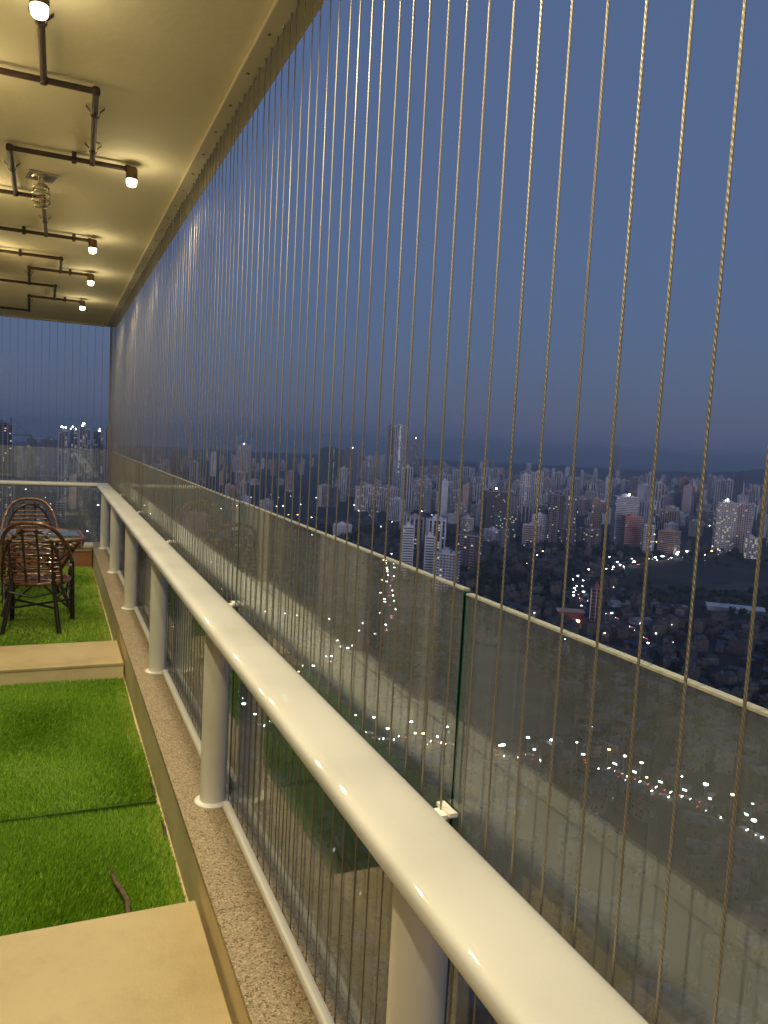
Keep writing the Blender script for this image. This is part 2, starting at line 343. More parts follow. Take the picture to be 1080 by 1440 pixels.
er = empty('end_railing', (0, 10.30, .22)); tag(er, 'white railing across the far end of the balcony behind the chairs', 'railing')
EZ = RZ
sweep(OV, [(.59,0,EZ-.22,(1,1))]+[(x,0,EZ-.22,(0,1)) for x in (.40,0,-1,-2.3)]).build('handrail', M['white'], er, smooth=True)
MB().tube([(.50,.21,.042),(0,.21,.042),(-2.3,.21,.042)], .045, 16).build('bottom_rail', M['white'], er, smooth=True)
for x in (-.95,-2.1):
    pp = inst('post', pm, er, (x, .2, 0)); inst('base_flange', fm, pp, (0,0,.0005)); pp.scale = (1,1,.97)

# frameless glass
GT, GB = EYE-.262, ZK+.006
def pane(label, a, b_, side, dz=0):
    t = .012; h = GT-GB+dz; Lg = b_-a
    g = empty('glass_panel', (XG, a, GB) if side else (a, 10.935, GB)); 
    if not side: g.rotation_euler = (0,0,-math.pi/2)
    tag(g, label, 'glass panel', 'railing glass panels')
    MB().box(-t/2, t/2, .006, Lg-.006, 0, h).build('pane', M['glass'], g)
    MB().box(-t/2-.0005, t/2+.0005, .005, Lg-.005, h+.0003, h+.004).build('top_edge', M['gtop'], g)
    for y in (-.0025, Lg-.0055): MB().box(-t/2-.0005, t/2+.0005, y, y+.0080, 0, h).build('side_edge', M['gedge'], g)
GL = ['glass panel behind the near right of the handrail, largest in the photo','second glass panel from the right, between green edge and next joint','third railing glass panel from the right','fourth railing glass panel from the right','fifth railing glass panel from the right','last side glass panel next to the far corner']
GL = ['side glass panel nearest the viewer, partly outside the frame'] if False else GL
for i,(a,b_) in enumerate(zip(JOINTS[:-1], JOINTS[1:])): pane(GL[i], a, b_, True, random.uniform(-.004,.004))
for (x0,x1,lab) in ((-2.45,-1.06,'end glass panel outside the left edge'),(-1.06,-.46,'end glass panel at the left edge of the photo'),(-.46,.09,'middle glass panel behind the chair backs at the balcony end'),(.09,.69,'end glass panel beside the far corner')):
    g = None; a = x0; Lg = x1-x0
    g = empty('glass_panel', (x0, 10.935, GB-.04)); tag(g, lab, 'glass panel', 'railing glass panels')
    h = GT-GB+.04
    MB().box(.005, Lg-.005, -.006, .006, 0, h).build('pane', M['glass'], g)
    MB().box(.004, Lg-.004, -.0065, .0065, h+.0003, h+.004).build('top_edge', M['gtop'], g)
    for y in (.0025, Lg-.0048): MB().box(y, y+.0023, -.0065,.0065, 0, h).build('side_edge', M['gedge'], g)

# ------------------------------------------------------------------ safety cables
CL = ZC-.018-ZK
seg = MB().tube([(0,0,z) for z in np.linspace(0, CL, 5)], .0020, 8).mesh('safety_cable', M['cable'], True)
fer = MB().lathe([(.0032,0),(.0032,.008),(.0024,.010)], 8).mesh('ferrule', M['screw'], True)
fert = MB().lathe([(.0028,-.010),(.0042,-.008),(.0042,0)], 8).mesh('ferrule', M['screw'], True)
Y0, SP = .657, .0808
ORD = ['first','second','third','fourth','fifth','sixth','seventh','eighth','ninth','tenth','eleventh','twelfth']
i = -2
while Y0+i*SP < 10.86:
    y = Y0+i*SP
    o = inst('safety_cable', seg, None, (XR+random.uniform(-.0008,.0008), y, ZK)); o.rotation_euler = (random.uniform(-.0012,.0012), 0, random.uniform(0,6))
    inst('ferrule', fer, o, (0,0,.0)); inst('ferrule', fert, o, (0,0,CL))
    if i < -1: lab = 'thin golden vertical cable just outside the right edge of the photo'
    elif i < 11: lab = 'golden vertical safety cable, %s from the right edge of the photo' % ORD[i+1]
    elif i < 45: lab = 'thin vertical safety cable, %d%s from the right edge of the photo' % (i+2, {1:'st',2:'nd',3:'rd'}.get((i+2)%10,'th') if not 10 < i+2 < 20 else 'th')
    elif y < 3.1: lab = 'thin vertical side cable over the second glass panel from the right'
    elif y < 6.8: lab = 'thin closely spaced side cable in the middle of the receding row'
    else: lab = 'hair-thin side cable in the dense far part of the row'
    tag(o, lab, 'cable', 'side safety cables'); i += 1
x = .68
n = 0
CL2 = ZC-.018-.22
seg2 = MB().tube([(0,0,0),(0,0,CL2)], .0019, 6).mesh('safety_cable', M['cable'], True)
while x > -2.2:
    o = inst('safety_cable', seg2, None, (x, 10.885, .22)); tag(o, 'thin dark vertical cable closing the far end of the balcony' , 'cable', 'end safety cables'); x -= .0912
cp = MB().box(.686,.704,10.90,10.92,.22,ZC-.02).build('corner_profile', M['screw']); tag(cp, 'slim dark vertical strip at the far corner of the balcony', 'strip')

# ------------------------------------------------------------------ conduit and lamps on the ceiling
PZ = ZC-.032
def conduit(label, runs, clips):
    t = empty('light_conduit', (runs[0][0][0], runs[0][0][1], ZC)); tag(t, label, 'conduit', 'brown conduit runs on the ceiling')
    ox, oy = runs[0][0]
    done = set()
    for a, b_ in runs:
        MB().tube([(a[0]-ox,a[1]-oy,PZ-ZC),(b_[0]-ox,b_[1]-oy,PZ-ZC)], .0122, 12).build('pipe', M['conduit'], t, smooth=True)
        for p in (a, b_):
            if p in done or p[0] < -.6: continue
            done.add(p); d = Vector((b_[0]-a[0], b_[1]-a[1], 0)).normalized(); c = Vector((p[0]-ox,p[1]-oy,PZ-ZC))
            MB().lathe([(.006,-.017),(.013,-.0155),(.0165,-.008),(.0165,.008),(.013,.0155),(.006,.017)], 12, c).build('fitting', M['conduit'], t, smooth=True)
    for (x, y, dx, dy) in clips:   # saddle clip with two ears
        s = MB(); px, py = -dy, dx
        arc = [Vector((x-ox+px*.019*math.cos(a), y-oy+py*.019*math.cos(a), PZ-ZC-.019*math.sin(a))) for a in np.linspace(-.35, math.pi+.35, 9)]
        pts = [Vector((x-ox+px*.038, y-oy+py*.038, -.006))] + arc + [Vector((x-ox-px*.038, y-oy-py*.038, -.006))]
        for p0, p1 in zip(pts[:-1], pts[1:]):
            e = Vector((dx,dy,0))*.011; nrm = Vector((0,0,-1))*.003
            n0 = len(s.v); s.v += [tuple(p0-e),tuple(p0+e),tuple(p1+e),tuple(p1-e),tuple(p0-e+nrm),tuple(p0+e+nrm),tuple(p1+e+nrm),tuple(p1-e+nrm)]
            s.f += [(n0,n0+1,n0+2,n0+3),(n0+4,n0+7,n0+6,n0+5),(n0,n0+4,n0+5,n0+1),(n0+1,n0+5,n0+6,n0+2),(n0+2,n0+6,n0+7,n0+3),(n0+3,n0+7,n0+4,n0)]
        s.build('saddle_clip', M['clip'], t)
XLF = -.468
conduit('brown conduit zigzag nearest the viewer, joining the first three ceiling lamps',
  [((-.055,2.78),(-.05,3.41)),((XLF,3.41),(.14,3.41)),((.14,3.41),(.165,4.29)),((-.21,4.29),(.335,4.29)),((-.21,4.29),(-.215,5.09)),((XLF,5.09),(-.07,5.09)),((-.07,5.09),(-.06,6.02)),((XLF,6.02),(.225,6.02)),
   ((-.055,2.70),(-.06,1.75)),((XLF,1.75),(.30,1.75)),((.18,1.75),(.18,.62)),((XLF,.62),(.24,.62)),((-.1,.62),(-.1,-.75)),((XLF,-.75),(.2,-.75))],
  [(-.053,2.93,0,1),(.148,3.64,0,1),(.160,4.10,0,1),(-.30,3.41,1,0),(.08,4.29,1,0),(-.213,4.60,0,1),(-.068,5.28,0,1),(-.064,5.62,0,1),(-.2,6.02,1,0),(.12,6.02,1,0)])
conduit('brown conduit zigzag at the far ceiling end, joining the last two lamps',
  [((XLF,6.79),(.045,6.79)),((.045,6.79),(.045,7.34)),((-.2,7.34),(.27,7.34)),((-.2,7.34),(-.22,8.12)),((-.9,8.12),(.005,8.12)),((.005,8.12),(.0,8.90)),((-.24,8.90),(.255,8.90)),((-.24,8.90),(-.27,10.0)),((-1.4,10.0),(-.27,10.0))],
  [(-.25,6.79,1,0),(.12,7.34,1,0),(-.205,7.62,0,1),(.004,8.3,0,1),(.1,8.9,1,0),(-.25,9.3,0,1)])
hs = MB().lathe([(.018,-.050),(.028,-.050),(.029,-.045),(.029,.002),(.024,.010),(.010,.014)], 24).mesh('housing', M['lampbody'], True)
dfm = MB().lathe([(.010,-.086),(.020,-.082),(.025,-.074),(.026,-.063),(.026,-.0505),(.016,-.0502)], 24).mesh('diffuser', M['diff'], True)
LAMPS = [(-.055,2.735,'lit ceiling lamp cut by the top left corner'),(.355,4.29,'lit ceiling lamp at the pipe end nearest the cables, largest whole one'),(.245,6.02,'lit ceiling lamp second whole one going away'),(.288,7.34,'lit ceiling lamp third whole one going away'),(.272,8.90,'farthest lit ceiling lamp near the far end'),
         (.30,1.75,'lit ceiling lamp overhead, out of frame'),(.26,.62,'lit ceiling lamp overhead beside the viewer, out of frame'),(.2,-.75,'lit ceiling lamp behind the viewer, out of frame'),(-1.3,10.0,'lit ceiling lamp over the far left corner, out of frame'),
         (-.41,3.41,'lit ceiling lamp by the house wall over the near turf, out of frame'),(-.41,5.09,'lit ceiling lamp by the house wall over the large turf mat, out of frame'),(-.425,6.79,'lit ceiling lamp by the house wall before the chairs, out of frame'),(-.41,1.75,'lit ceiling lamp by the house wall over the near step, out of frame'),(-.41,-.1,'lit ceiling lamp by the house wall beside the viewer, out of frame'),(-.85,8.12,'lit ceiling lamp left of the table, out of frame')]
for (x,y,lab) in LAMPS:
    t = empty('ceiling_lamp', (x,y,PZ)); tag(t, lab, 'lamp', 'conduit ceiling lamps')
    inst('housing', hs, t); inst('diffuser', dfm, t)
    li = bpy.data.lights.new('lamp_light','POINT'); li.energy = LAMP_W; li.color = LAMP_COL; li.shadow_soft_size = .022
    lo = bpy.data.objects.new('lamp_light', li); C.objects.link(lo); lo.parent = t; lo.location = (0,0,-.125)
    li2 = bpy.data.lights.new('lamp_beam','SPOT'); li2.energy = SPOT_W; li2.color = LAMP_COL; li2.shadow_soft_size = .03; li2.spot_size = R(176); li2.spot_blend = .8
    lo2 = bpy.data.objects.new('lamp_beam', li2); C.objects.link(lo2); lo2.parent = t; lo2.location = (0,0,-.13)

# pendant sprinkler with square plate
t = empty('sprinkler', (-.075,4.77,ZC)); tag(t, 'metal sprinkler head on a square plate between the conduit pipes', 'sprinkler'); t.rotation_euler=(0,0,R(12))
MB().box(-.075,.075,-.075,.075,-.010,-.0005).build('plate', M['steel'], t, bevel=.003)
MB().lathe([(.045,-.016),(.05,-.0105),(.02,-.0104)], 20).build('collar', M['steel'], t, smooth=True)
MB().lathe([(.016,-.05),(.017,-.017)], 14).build('stem', M['steel'], t, smooth=True)
def ring(r, z, tr=.004, k=20):
    s = MB(); s.tube([(r*math.cos(2*math.pi*i/k), r*math.sin(2*math.pi*i/k), z) for i in range(k+1)], tr, 6); return s
for r,z in ((.028,-.052),(.040,-.066),(.030,-.082),(.046,-.10),(.046,-.135),(.032,-.165)): ring(r,z).build('ring', M['steel'], t, smooth=True)
for a in (0,1.57,3.14,4.71): MB().tube([(.03*math.cos(a),.03*math.sin(a),-.05),(.044*math.cos(a),.044*math.sin(a),-.10),(.044*math.cos(a),.044*math.sin(a),-.135),(.02*math.cos(a),.02*math.sin(a),-.17)], .003, 5).build('strut', M['steel'], t)

# ------------------------------------------------------------------ rattan furniture
def arc3(p0, pm, p1, n=14):
    out = []
    for i in range(n+1):
        s = i/n; out.append(tuple((1-s)**2*a + 2*s*(1-s)*b + s*s*c for a,b,c in zip(p0,pm,p1)))
    return out
def chair(label, loc, rz, sc_=1.0):
    t = empty('rattan_chair', loc, rz); tag(t, label, 'chair', 'rattan armchairs at the far end'); t.scale = (sc_,)*3
    # local: faces +y, origin on the turf under the seat
    for sx in (-1,1):
        MB().tube([(sx*.255,.25,0),(sx*.25,.245,.30),(sx*.245,.235,.585)], .021, 10, .019).build('leg', M['black'], t, smooth=True)
        MB().tube([(sx*.225,-.285,0),(sx*.185,-.235,.25),(sx*.165,-.215,.42),(sx*.17,-.26,.62)], .019, 10, .016).build('leg', M['black'], t, smooth=True)
    # hoop: from the front of one arm round over the back and down to the other arm
    pts = []
    for i in range(37):
        a = math.pi*i/36; c, s_ = math.cos(a), math.sin(a)
        x_ = -.275*math.copysign(abs(c)**.75, c); z_ = .54 + .42*s_**.85; y_ = .20 - .62*s_**.6 + .06*s_**3
        pts.append((x_, y_, z_))
    MB().tube([(-.25,.26,.575),(-.272,.235,.57)] + pts[1:-1] + [(.272,.235,.57),(.25,.26,.575)], .017, 10).build('back_hoop', M['cane'], t, smooth=True)
    # inner hoop of the backrest
    ih = [(-.235*math.cos(math.pi*i/24), -.245-.125*math.sin(math.pi*i/24)**.7, .43+.47*math.sin(math.pi*i/24)**.8) for i in range(25)]
    MB().tube(ih, .011, 8).build('inner_hoop', M['canedark'], t, smooth=True)
    def backy(z): return -.215 - .20*max(0,(z-.42)/.5)
    for x_ in (-.165,-.055,.055,.165):
        top = .43+.50*math.sqrt(max(0,1-(x_/.27)**2))
        MB().tube([(x_*.93,backy(.40)+.0,.40),(x_,backy(.65),.65),(x_*1.0,backy(top)-.01,top)], .010, 8).build('back_cane', M['canedark'], t, smooth=True)
    zs = np.linspace(.46,.90,12)
    for k_, z in enumerate(zs):
        hw = .235*math.sqrt(max(.05,1-((z-.43)/.52)**2))
        MB().tube([(-hw,backy(z)+.012,z),(-hw*.5,backy(z)+(.014 if k_%2 else -.010),z+.004),(0,backy(z)+(-.010 if k_%2 else .014),z+.006),(hw*.5,backy(z)+(.014 if k_%2 else -.010),z+.004),(hw,backy(z)+.012,z)], .0085, 6).build('weave_strand', M['cane'], t, smooth=True)
    # seat: round rim and woven strands
    rim = [(.25*math.copysign(abs(math.cos(a))**.8, math.cos(a)), .01+.245*math.copysign(abs(math.sin(a))**.8, math.sin(a)), .425) for a in np.linspace(0,2*math.pi,33)]
    MB().tube(rim, .018, 10).build('seat_rim', M['cane'], t, smooth=True)
    for y_ in np.linspace(-.20,.22,13):
        hw = .245*math.sqrt(max(.02,1-((y_-.01)/.26)**2))
        MB().box(-hw,hw,y_-.011,y_+.011,.424,.431).build('seat_strand', M['cane'], t)
    for x_ in np.linspace(-.2,.2,9):
        hw = .24*math.sqrt(max(.02,1-(x_/.26)**2))
        MB().tube([(x_,.01-hw,.428),(x_,.01,.436),(x_,.01+hw,.428)], .0055, 5).build('seat_strand', M['canedark'], t)
    # crossed and curved stretchers
    MB().tube([(-.20,-.25,.22),(.25,.245,.20)], .010, 7).build('stretcher', M['black'], t); MB().tube([(.20,-.25,.22),(-.25,.245,.20)], .010, 7).build('stretcher', M['black'], t)
    for sx in (-1,1):
        MB().tube([(sx*.19,-.24,.30),(sx*.235,0,.355),(sx*.25,.245,.30)], .009, 7).build('stretcher', M['black'], t, smooth=True)
        MB().tube([(sx*.245,.235,.40),(sx*.25,.18,.50),(sx*.262,.05,.55)], .009, 7).build('arm_brace', M['cane'], t, smooth=True)
    MB().tube([(-.185,-.235,.36),(0,-.22,.31),(.185,-.235,.36)], .009, 7).build('stretcher', M['black'], t, smooth=True)
    return t
chair('dark brown rattan armchair nearest the viewer, back turned to us', (-.10,7.27,0), R(-9))
chair('rattan armchair on the far side of the table, against the end railing', (-.20,8.92,0), R(183))
chair('rattan armchair at the left edge, mostly outside the photo', (-.88,8.25,0), R(-88))
tb = empty('rattan_table', (-.12,8.02,0), R(3)); tag(tb, 'low rattan table with glass top between the two chairs', 'table')
HT = .715
def sq(r, z, n=9): return [(r*math.copysign(abs(math.cos(a))**.35, math.cos(a)), r*math.copysign(abs(math.sin(a))**.35, math.sin(a)), z) for a in np.linspace(0,2*math.pi,4*n+1)]
MB().tube(sq(.40,HT), .017, 8).build('top_rim', M['cane'], tb, smooth=True)
MB().tube(sq(.36,HT-.075), .014, 8).build('lower_rim', M['cane'], tb, smooth=True)
MB().tube(sq(.20,.36), .012, 8).build('waist_ring', M['canedark'], tb, smooth=True)
MB().box(-.375,.375,-.375,.375,HT+.004,HT+.010).build('glass_top', M['tabletop'], tb, bevel=.02)
for sx in (-1,1):
    for sy in (-1,1):
        MB().tube([(sx*.30,sy*.30,0),(sx*.17,sy*.17,.36),(sx*.34,sy*.34,HT-.02)], .017, 8).build('leg', M['canedark'], tb, smooth=True)
for k_ in range(4):
    c, s_ = math.cos(k_*math.pi/2), math.sin(k_*math.pi/2)
    rot = lambda x_,y_,z_: (c*x_-s_*y_, s_*x_+c*y_, z_)
    for j in range(6):
        x0 = -.36+.12*j
        MB().tube([rot(x0,.37,HT-.075),rot(x0+.06,.385,HT-.035),rot(x0+.12,.395,HT-.005)], .007, 5).build('lattice_cane', M['cane'], tb)
        MB().tube([rot(x0+.12,.372,HT-.075),rot(x0+.06,.388,HT-.035),rot(x0,.397,HT-.005)], .007, 5).build('lattice_cane', M['cane'], tb)
    MB().tube([rot(-.28,.28,.05),rot(.30,.30,HT-.08)], .010, 6).build('brace', M['canedark'], tb); MB().tube([rot(.28,.28,.05),rot(-.30,.30,HT-.08)], .010, 6).build('brace', M['canedark'], tb)
#CITY#
# ================================================================== the city below
M['g_city'] = noisy('city_ground', [(.020,.020,.018),(.034,.034,.024),(.050,.042,.030)], .012, .95, coords='Object', detail=9)
M['g_open'] = noisy('scrub_land', [(.022,.026,.014),(.048,.040,.024),(.085,.066,.046)], .02, .95, detail=9)
M['g_dirt'] = noisy('bare_earth', [(.09,.07,.05),(.15,.12,.09)], .05, .95)
M['asphalt'] = noisy('asphalt', [(.04,.04,.042),(.06,.06,.06)], .3, .8)
M['hill'] = noisy('hill_scrub', [(.02,.028,.016),(.05,.045,.03)], .004, .95, detail=8)
M['canopy'] = noisy('tree_canopy', [(.014,.026,.008),(.035,.055,.016)], .5, .9, detail=3)
M['bark'] = mat('bark', (.06,.045,.03), .9)
def wallmat(name, c): return noisy(name, [tuple(v*.82 for v in c), c, tuple(min(1,v*1.08) for v in c)], .07, .8, detail=8)
W = {'white': wallmat('white_render',(.66,.65,.66)), 'grey': wallmat('grey_render',(.40,.40,.42)), 'pink': wallmat('pale_pink_render',(.52,.40,.40)), 'salmon': wallmat('salmon_render',(.56,.27,.21)),
     'peach': wallmat('peach_render',(.55,.38,.29)), 'slate': wallmat('slate_cladding',(.10,.11,.135)), 'brown': wallmat('brown_concrete',(.17,.125,.125)), 'green': wallmat('green_netting',(.10,.16,.14)), 'cream': wallmat('cream_render',(.58,.53,.45)), 'red': wallmat('brick_red',(.30,.10,.075)), 'tin': wallmat('grey_tin_roof',(.30,.31,.34)), 'blue': wallmat('blue_tarpaulin',(.10,.16,.30)), 'rust': wallmat('rusted_tin_roof',(.20,.12,.085)), 'shed': wallmat('shed_roof',(.62,.64,.66))}
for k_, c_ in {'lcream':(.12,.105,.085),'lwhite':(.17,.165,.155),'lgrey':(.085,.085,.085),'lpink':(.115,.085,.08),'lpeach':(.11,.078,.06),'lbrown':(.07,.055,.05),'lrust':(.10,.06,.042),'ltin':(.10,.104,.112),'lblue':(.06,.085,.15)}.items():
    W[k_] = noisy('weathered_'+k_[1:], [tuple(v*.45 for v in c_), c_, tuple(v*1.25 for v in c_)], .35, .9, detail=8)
M['pane'] = mat('dark_window', (.022,.025,.032), .25)
def emat(name, col, s):
    m = mat(name, (.1,.1,.1), .5, emit=col, es=s)
    m.cycles.emission_sampling = 'NONE'      # too small and far to light anything here
    return m
E_W = [emat('window_light_warm',(1,.78,.42),.85), emat('window_light_white',(.86,.92,1.0),.7), emat('window_light_green',(.85,1,.55),.7)]
E_ST = emat('street_light_white',(.92,.97,1.0),26); E_SA = emat('street_light_amber',(1,.62,.24),22); E_HD = emat('headlight',(1,.96,.85),45); E_TL = emat('tail_light',(1,.08,.04),10); E_SIGN = emat('shop_light',(.78,1,.92),4.5); E_HD2 = emat('shop_light_white',(1,.95,.84),6); E_OR = emat('orange_flood_light',(1,.40,.14),16)

gp = MB(); nx = 46
xs = np.linspace(-3000, 9600, nx); ysg = np.linspace(-1500, 9900, nx)
for yy in ysg:
    for xx in xs: gp.v.append((xx, yy, GZ))
for j in range(nx-1):
    for i_ in range(nx-1): gp.f.append((j*nx+i_, j*nx+i_+1, (j+1)*nx+i_+1, (j+1)*nx+i_))
tag(gp.build('ground', M['g_city']), 'dark city ground far below the balcony', 'ground', kind='structure')
def poly(name, pts, m, dz, label):
    s = MB(); s.v = [(x_,y_,GZ+dz) for x_,y_ in pts]; s.f = [tuple(range(len(pts)))]; return tag(s.build(name, m), label, name.split('_')[-1], kind='structure')
OPEN = [(800,927),(1018,1030),(1300,1060),(1100,760),(800,590),(700,600),(640,650),(672,775)]
poly('open_land', OPEN, M['g_open'], .05, 'dark open scrub land at the right below the towers')
DIRT = [(333,591),(372,530),(300,372),(236,375),(262,470)]
poly('bare_lot', DIRT, M['g_dirt'], .05, 'bare earth lot seen through the glass')
for (pts) in ([(800,760),(905,800),(980,790),(870,745)],[(700,690),(770,720),(810,700),(730,668)],[(860,690),(960,730),(985,715),(890,672)]):
    poly('bare_patch', pts, M['g_dirt'], .09, 'bare earth patch on the open scrub land')
def ribbon(name, pts, wd, m, dz, label):
    s = MB(); P = [Vector((x_,y_,GZ+dz)) for x_,y_ in pts]
    for i_, p in enumerate(P):
        d = (P[min(i_+1,len(P)-1)]-P[max(i_-1,0)]).normalized(); n_ = Vector((-d.y,d.x,0))*wd/2; s.v += [tuple(p-n_),tuple(p+n_)]
    for i_ in range(len(P)-1): s.f.append((2*i_,2*i_+1,2*i_+3,2*i_+2))
    return tag(s.build(name, m), label, 'road', kind='structure')
ROADS = {'near':([(60,470),(110,440),(150,416),(187,392),(229,359),(252,344),(276,330),(284,300),(299,267),(305,225),(318,150)],13),
 'mid':([(120,470),(169,523),(208,562),(236,588),(268,618),(300,660),(319,710),(352,790),(408,908),(470,1060)],11),
 'far':([(500,500),(517,561),(538,606),(550,643),(556,700),(585,750),(619,792),(697,865),(800,927),(878,968),(981,1013),(1150,1060)],13),
 'pale':([(560,665),(617,630),(658,610),(709,580),(800,530)],10),
 'left':([(-160,900),(-30,820),(60,760),(169,700),(268,618)],10)}
ribbon('road', *ROADS['near'], M['asphalt'], .12, 'busy lit road seen through the nearest glass panel')
ribbon('road', *ROADS['mid'], M['asphalt'], .10, 'lit road seen through the second glass panel')
ribbon('road', *ROADS['far'], M['asphalt'], .14, 'curving road of car lights beside the open land')
ribbon('road', *ROADS['pale'], M['g_dirt'], .16, 'pale dirt track at the right below the shed')
ribbon('road', *ROADS['left'], M['asphalt'], .08, 'dim street far below the end of the balcony')
RP = []
for pts, wd in ROADS.values():
    for (a, b_) in zip(pts[:-1], pts[1:]):
        for s_ in np.linspace(0,1,12,endpoint=False): RP.append((a[0]+(b_[0]-a[0])*s_, a[1]+(b_[1]-a[1])*s_))
RP = np.array(RP)
def inside(x_, y_, pl):
    r_ = False; j = len(pl)-1
    for i_ in range(len(pl)):
        if (pl[i_][1] > y_) != (pl[j][1] > y_) and x_ < (pl[j][0]-pl[i_][0])*(y_-pl[i_][1])/(pl[j][1]-pl[i_][1])+pl[i_][0]: r_ = not r_
        j = i_
    return r_

# hills on the horizon
hs_ = MB(); na, nr = 120, 14
for i_ in range(na):
    az = R(-25 + 110*i_/(na-1))
    crest = 30 + 170*np.exp(-((math.degrees(az)-62)/15)**2) + 14*math.sin(az*23) + 9*math.sin(az*51+1)
    for j in range(nr):
        s_ = j/(nr-1); rr = 6900 + 1900*s_; hh = crest*math.sin(math.pi*min(1,s_*1.05))**1.2 + 9*math.sin(az*140+j)*s_*(1-s_)*3
        hs_.v.append((rr*math.sin(az), rr*math.cos(az), GZ-1.0+max(0,hh)))
for i_ in range(na-1):
    for j in range(nr-1): hs_.f.append((i_*nr+j, (i_+1)*nr+j, (i_+1)*nr+j+1, i_*nr+j+1))
tag(hs_.build('hills', M['hill'], smooth=True), 'faint hazy hills along the horizon', 'hills', kind='structure')

# ---- buildings
BLD = []       # footprints
def facade(w_, d_, h, style, g, lit=.05, fl=3.3):
    lit *= .9
    """returns dict of MB parts for a tower standing on z=0, front towards -y"""
    P = {'wall': MB(), 'windows': MB(), 'l0': MB(), 'l1': MB(), 'l2': MB(), 'trim': MB()}
    P['wall'].box(-w_/2, w_/2, -d_/2, d_/2, -1, h)
    nf = max(2, int(h/fl))
    for (L_, ax) in ((w_, 0), (d_, 1), (w_, 2), (d_, 3)):
        off = (d_ if ax % 2 == 0 else w_)/2
        def pt(u, z, o):
            if ax == 0: return (u, -off-o, z)
            if ax == 2: return (-u, off+o, z)
            if ax == 1: return (off+o, u, z)
            return (-off-o, -u, z)
        def q(mb, u0, u1, z0, z1, o): mb.quad(pt(u0,z0,o), pt(u1,z0,o), pt(u1,z1,o), pt(u0,z1,o))
        def bx(mb, u0, u1, z0, z1, o):
            a, b2 = pt(u0,z0,-.05), pt(u1,z1,o); mb.box(min(a[0],b2[0]),max(a[0],b2[0]),min(a[1],b2[1]),max(a[1],b2[1]),z0,z1)
        def litq(u0,u1,z0,z1,o):
            c_ = g.uniform(); q(P['l0' if c_ < .45 else ('l1' if c_ < .85 else 'l2')], u0,u1,z0,z1,o)
        if style == 'band':
            for f_ in range(nf):
                z = f_*h/nf
                q(P['windows'], -L_/2+.8, L_/2-.8, z+1.0, z+2.5, .06)
                u = -L_/2+1
                while u < L_/2-2.5:
                    if g.uniform() < lit*.7: litq(u,u+1.8,z+1.15,z+2.35,.10)
                    u += 2.4
            bx(P['trim'], -L_/2, L_/2, h, h+1.2, .3)
        elif style == 'stripe':
            nc = max(2, int(L_/5.5)); cw = L_/nc
            for c_ in range(nc):
                u = -L_/2+c_*cw
                q(P['windows'], u+cw*.32, u+cw*.80, 1.5, h-2.0, .06)
                bx(P['trim'], u, u+cw*.22, 0, h+.8, .9)
                on = g.uniform() < .10
                for f_ in range(nf):
                    z = f_*h/nf
                    bx(P['trim'], u+cw*.30, u+cw*.82, z, z+.45, .35) if f_ % 2 == 0 else None
                    if g.uniform() < (.5 if on else lit): litq(u+cw*.38,u+cw*.74,z+1.1,z+2.5,.12)
        elif style == 'grid':
            nc = max(2, int(L_/3.6)); cw = L_/nc
            for c_ in range(nc):
                u = -L_/2+c_*cw; bal = c_ % 3 == 1
                for f_ in range(nf):
                    z = f_*h/nf
                    if g.uniform() < lit: litq(u+cw*.22,u+cw*.78,z+.9,z+2.5,.08)
                    else: q(P['windows'], u+cw*.2, u+cw*.8, z+.8, z+2.6, .06)
                    if bal: bx(P['trim'], u+.1, u+cw-.1, z+.1, z+1.0, 1.1)
            bx(P['trim'], -L_/2, L_/2, h, h+1.0, .12)
        else:            # net: unfinished frame, open dark floors
            for f_ in range(nf):
                z = f_*h/nf; q(P['windows'], -L_/2+.5, L_/2-.5, z+.5, z+h/nf-.5, .06)
                if g.uniform() < lit*1.5: 
                    u = g.uniform(-L_/2+1, L_/2-3); litq(u,u+2,z+.9,z+2.3,.1)
            nc = max(2,int(L_/6))
            for c_ in range(nc+1): bx(P['trim'], -L_/2+c_*(L_-.7)/nc, -L_/2+c_*(L_-.7)/nc+.7, 0, h, .25)
    # roof: stair head and water tanks
    r_ = P['roof'] = MB(); r_.box(-w_*.22,w_*.16,-d_*.2,d_*.25,h-.2,h+4.2); r_.box(w_*.22,w_*.38,-d_*.1,d_*.18,h-.2,h+2.6); r_.box(-w_*.1,w_*.06,-d_*.1,d_*.1,h+4.1,h+6.4)
    return P
TR = {'white':'white','grey':'white','pink':'white','salmon':'salmon','peach':'peach','slate':'grey','brown':'grey','green':'green','cream':'white','red':'cream'}
def part_meshes(w_, d_, h, style, col, seed, lit, fl=3.3):
    g = np.random.default_rng(seed); P = facade(w_, d_, h, style, g, lit, fl)
    out = [('wall', P['wall'].mesh('wall', W[col]), None), ('roof', P['roof'].mesh('roof', W[col]), None), ('windows', P['windows'].mesh('windows', M['pane']), 'stuff')]
    if P['trim'].v: out.append(('facade_trim', P['trim'].mesh('facade_trim', W[TR[col]]), 'stuff'))
    for k_, key in enumerate(('l0','l1','l2')):
        if P[key].v: out.append(('lit_windows', P[key].mesh('lit_windows', E_W[k_]), 'stuff'))
    return out
def put(name, meshes, loc, rz, label, group=None, scale=None):
    t = empty(name, loc, rz); tag(t, label, 'building', group)
    if scale: t.scale = scale
    for nm, me, kd in meshes:
        o = inst(nm, me, t)
        if kd: o['kind'] = kd
    return t
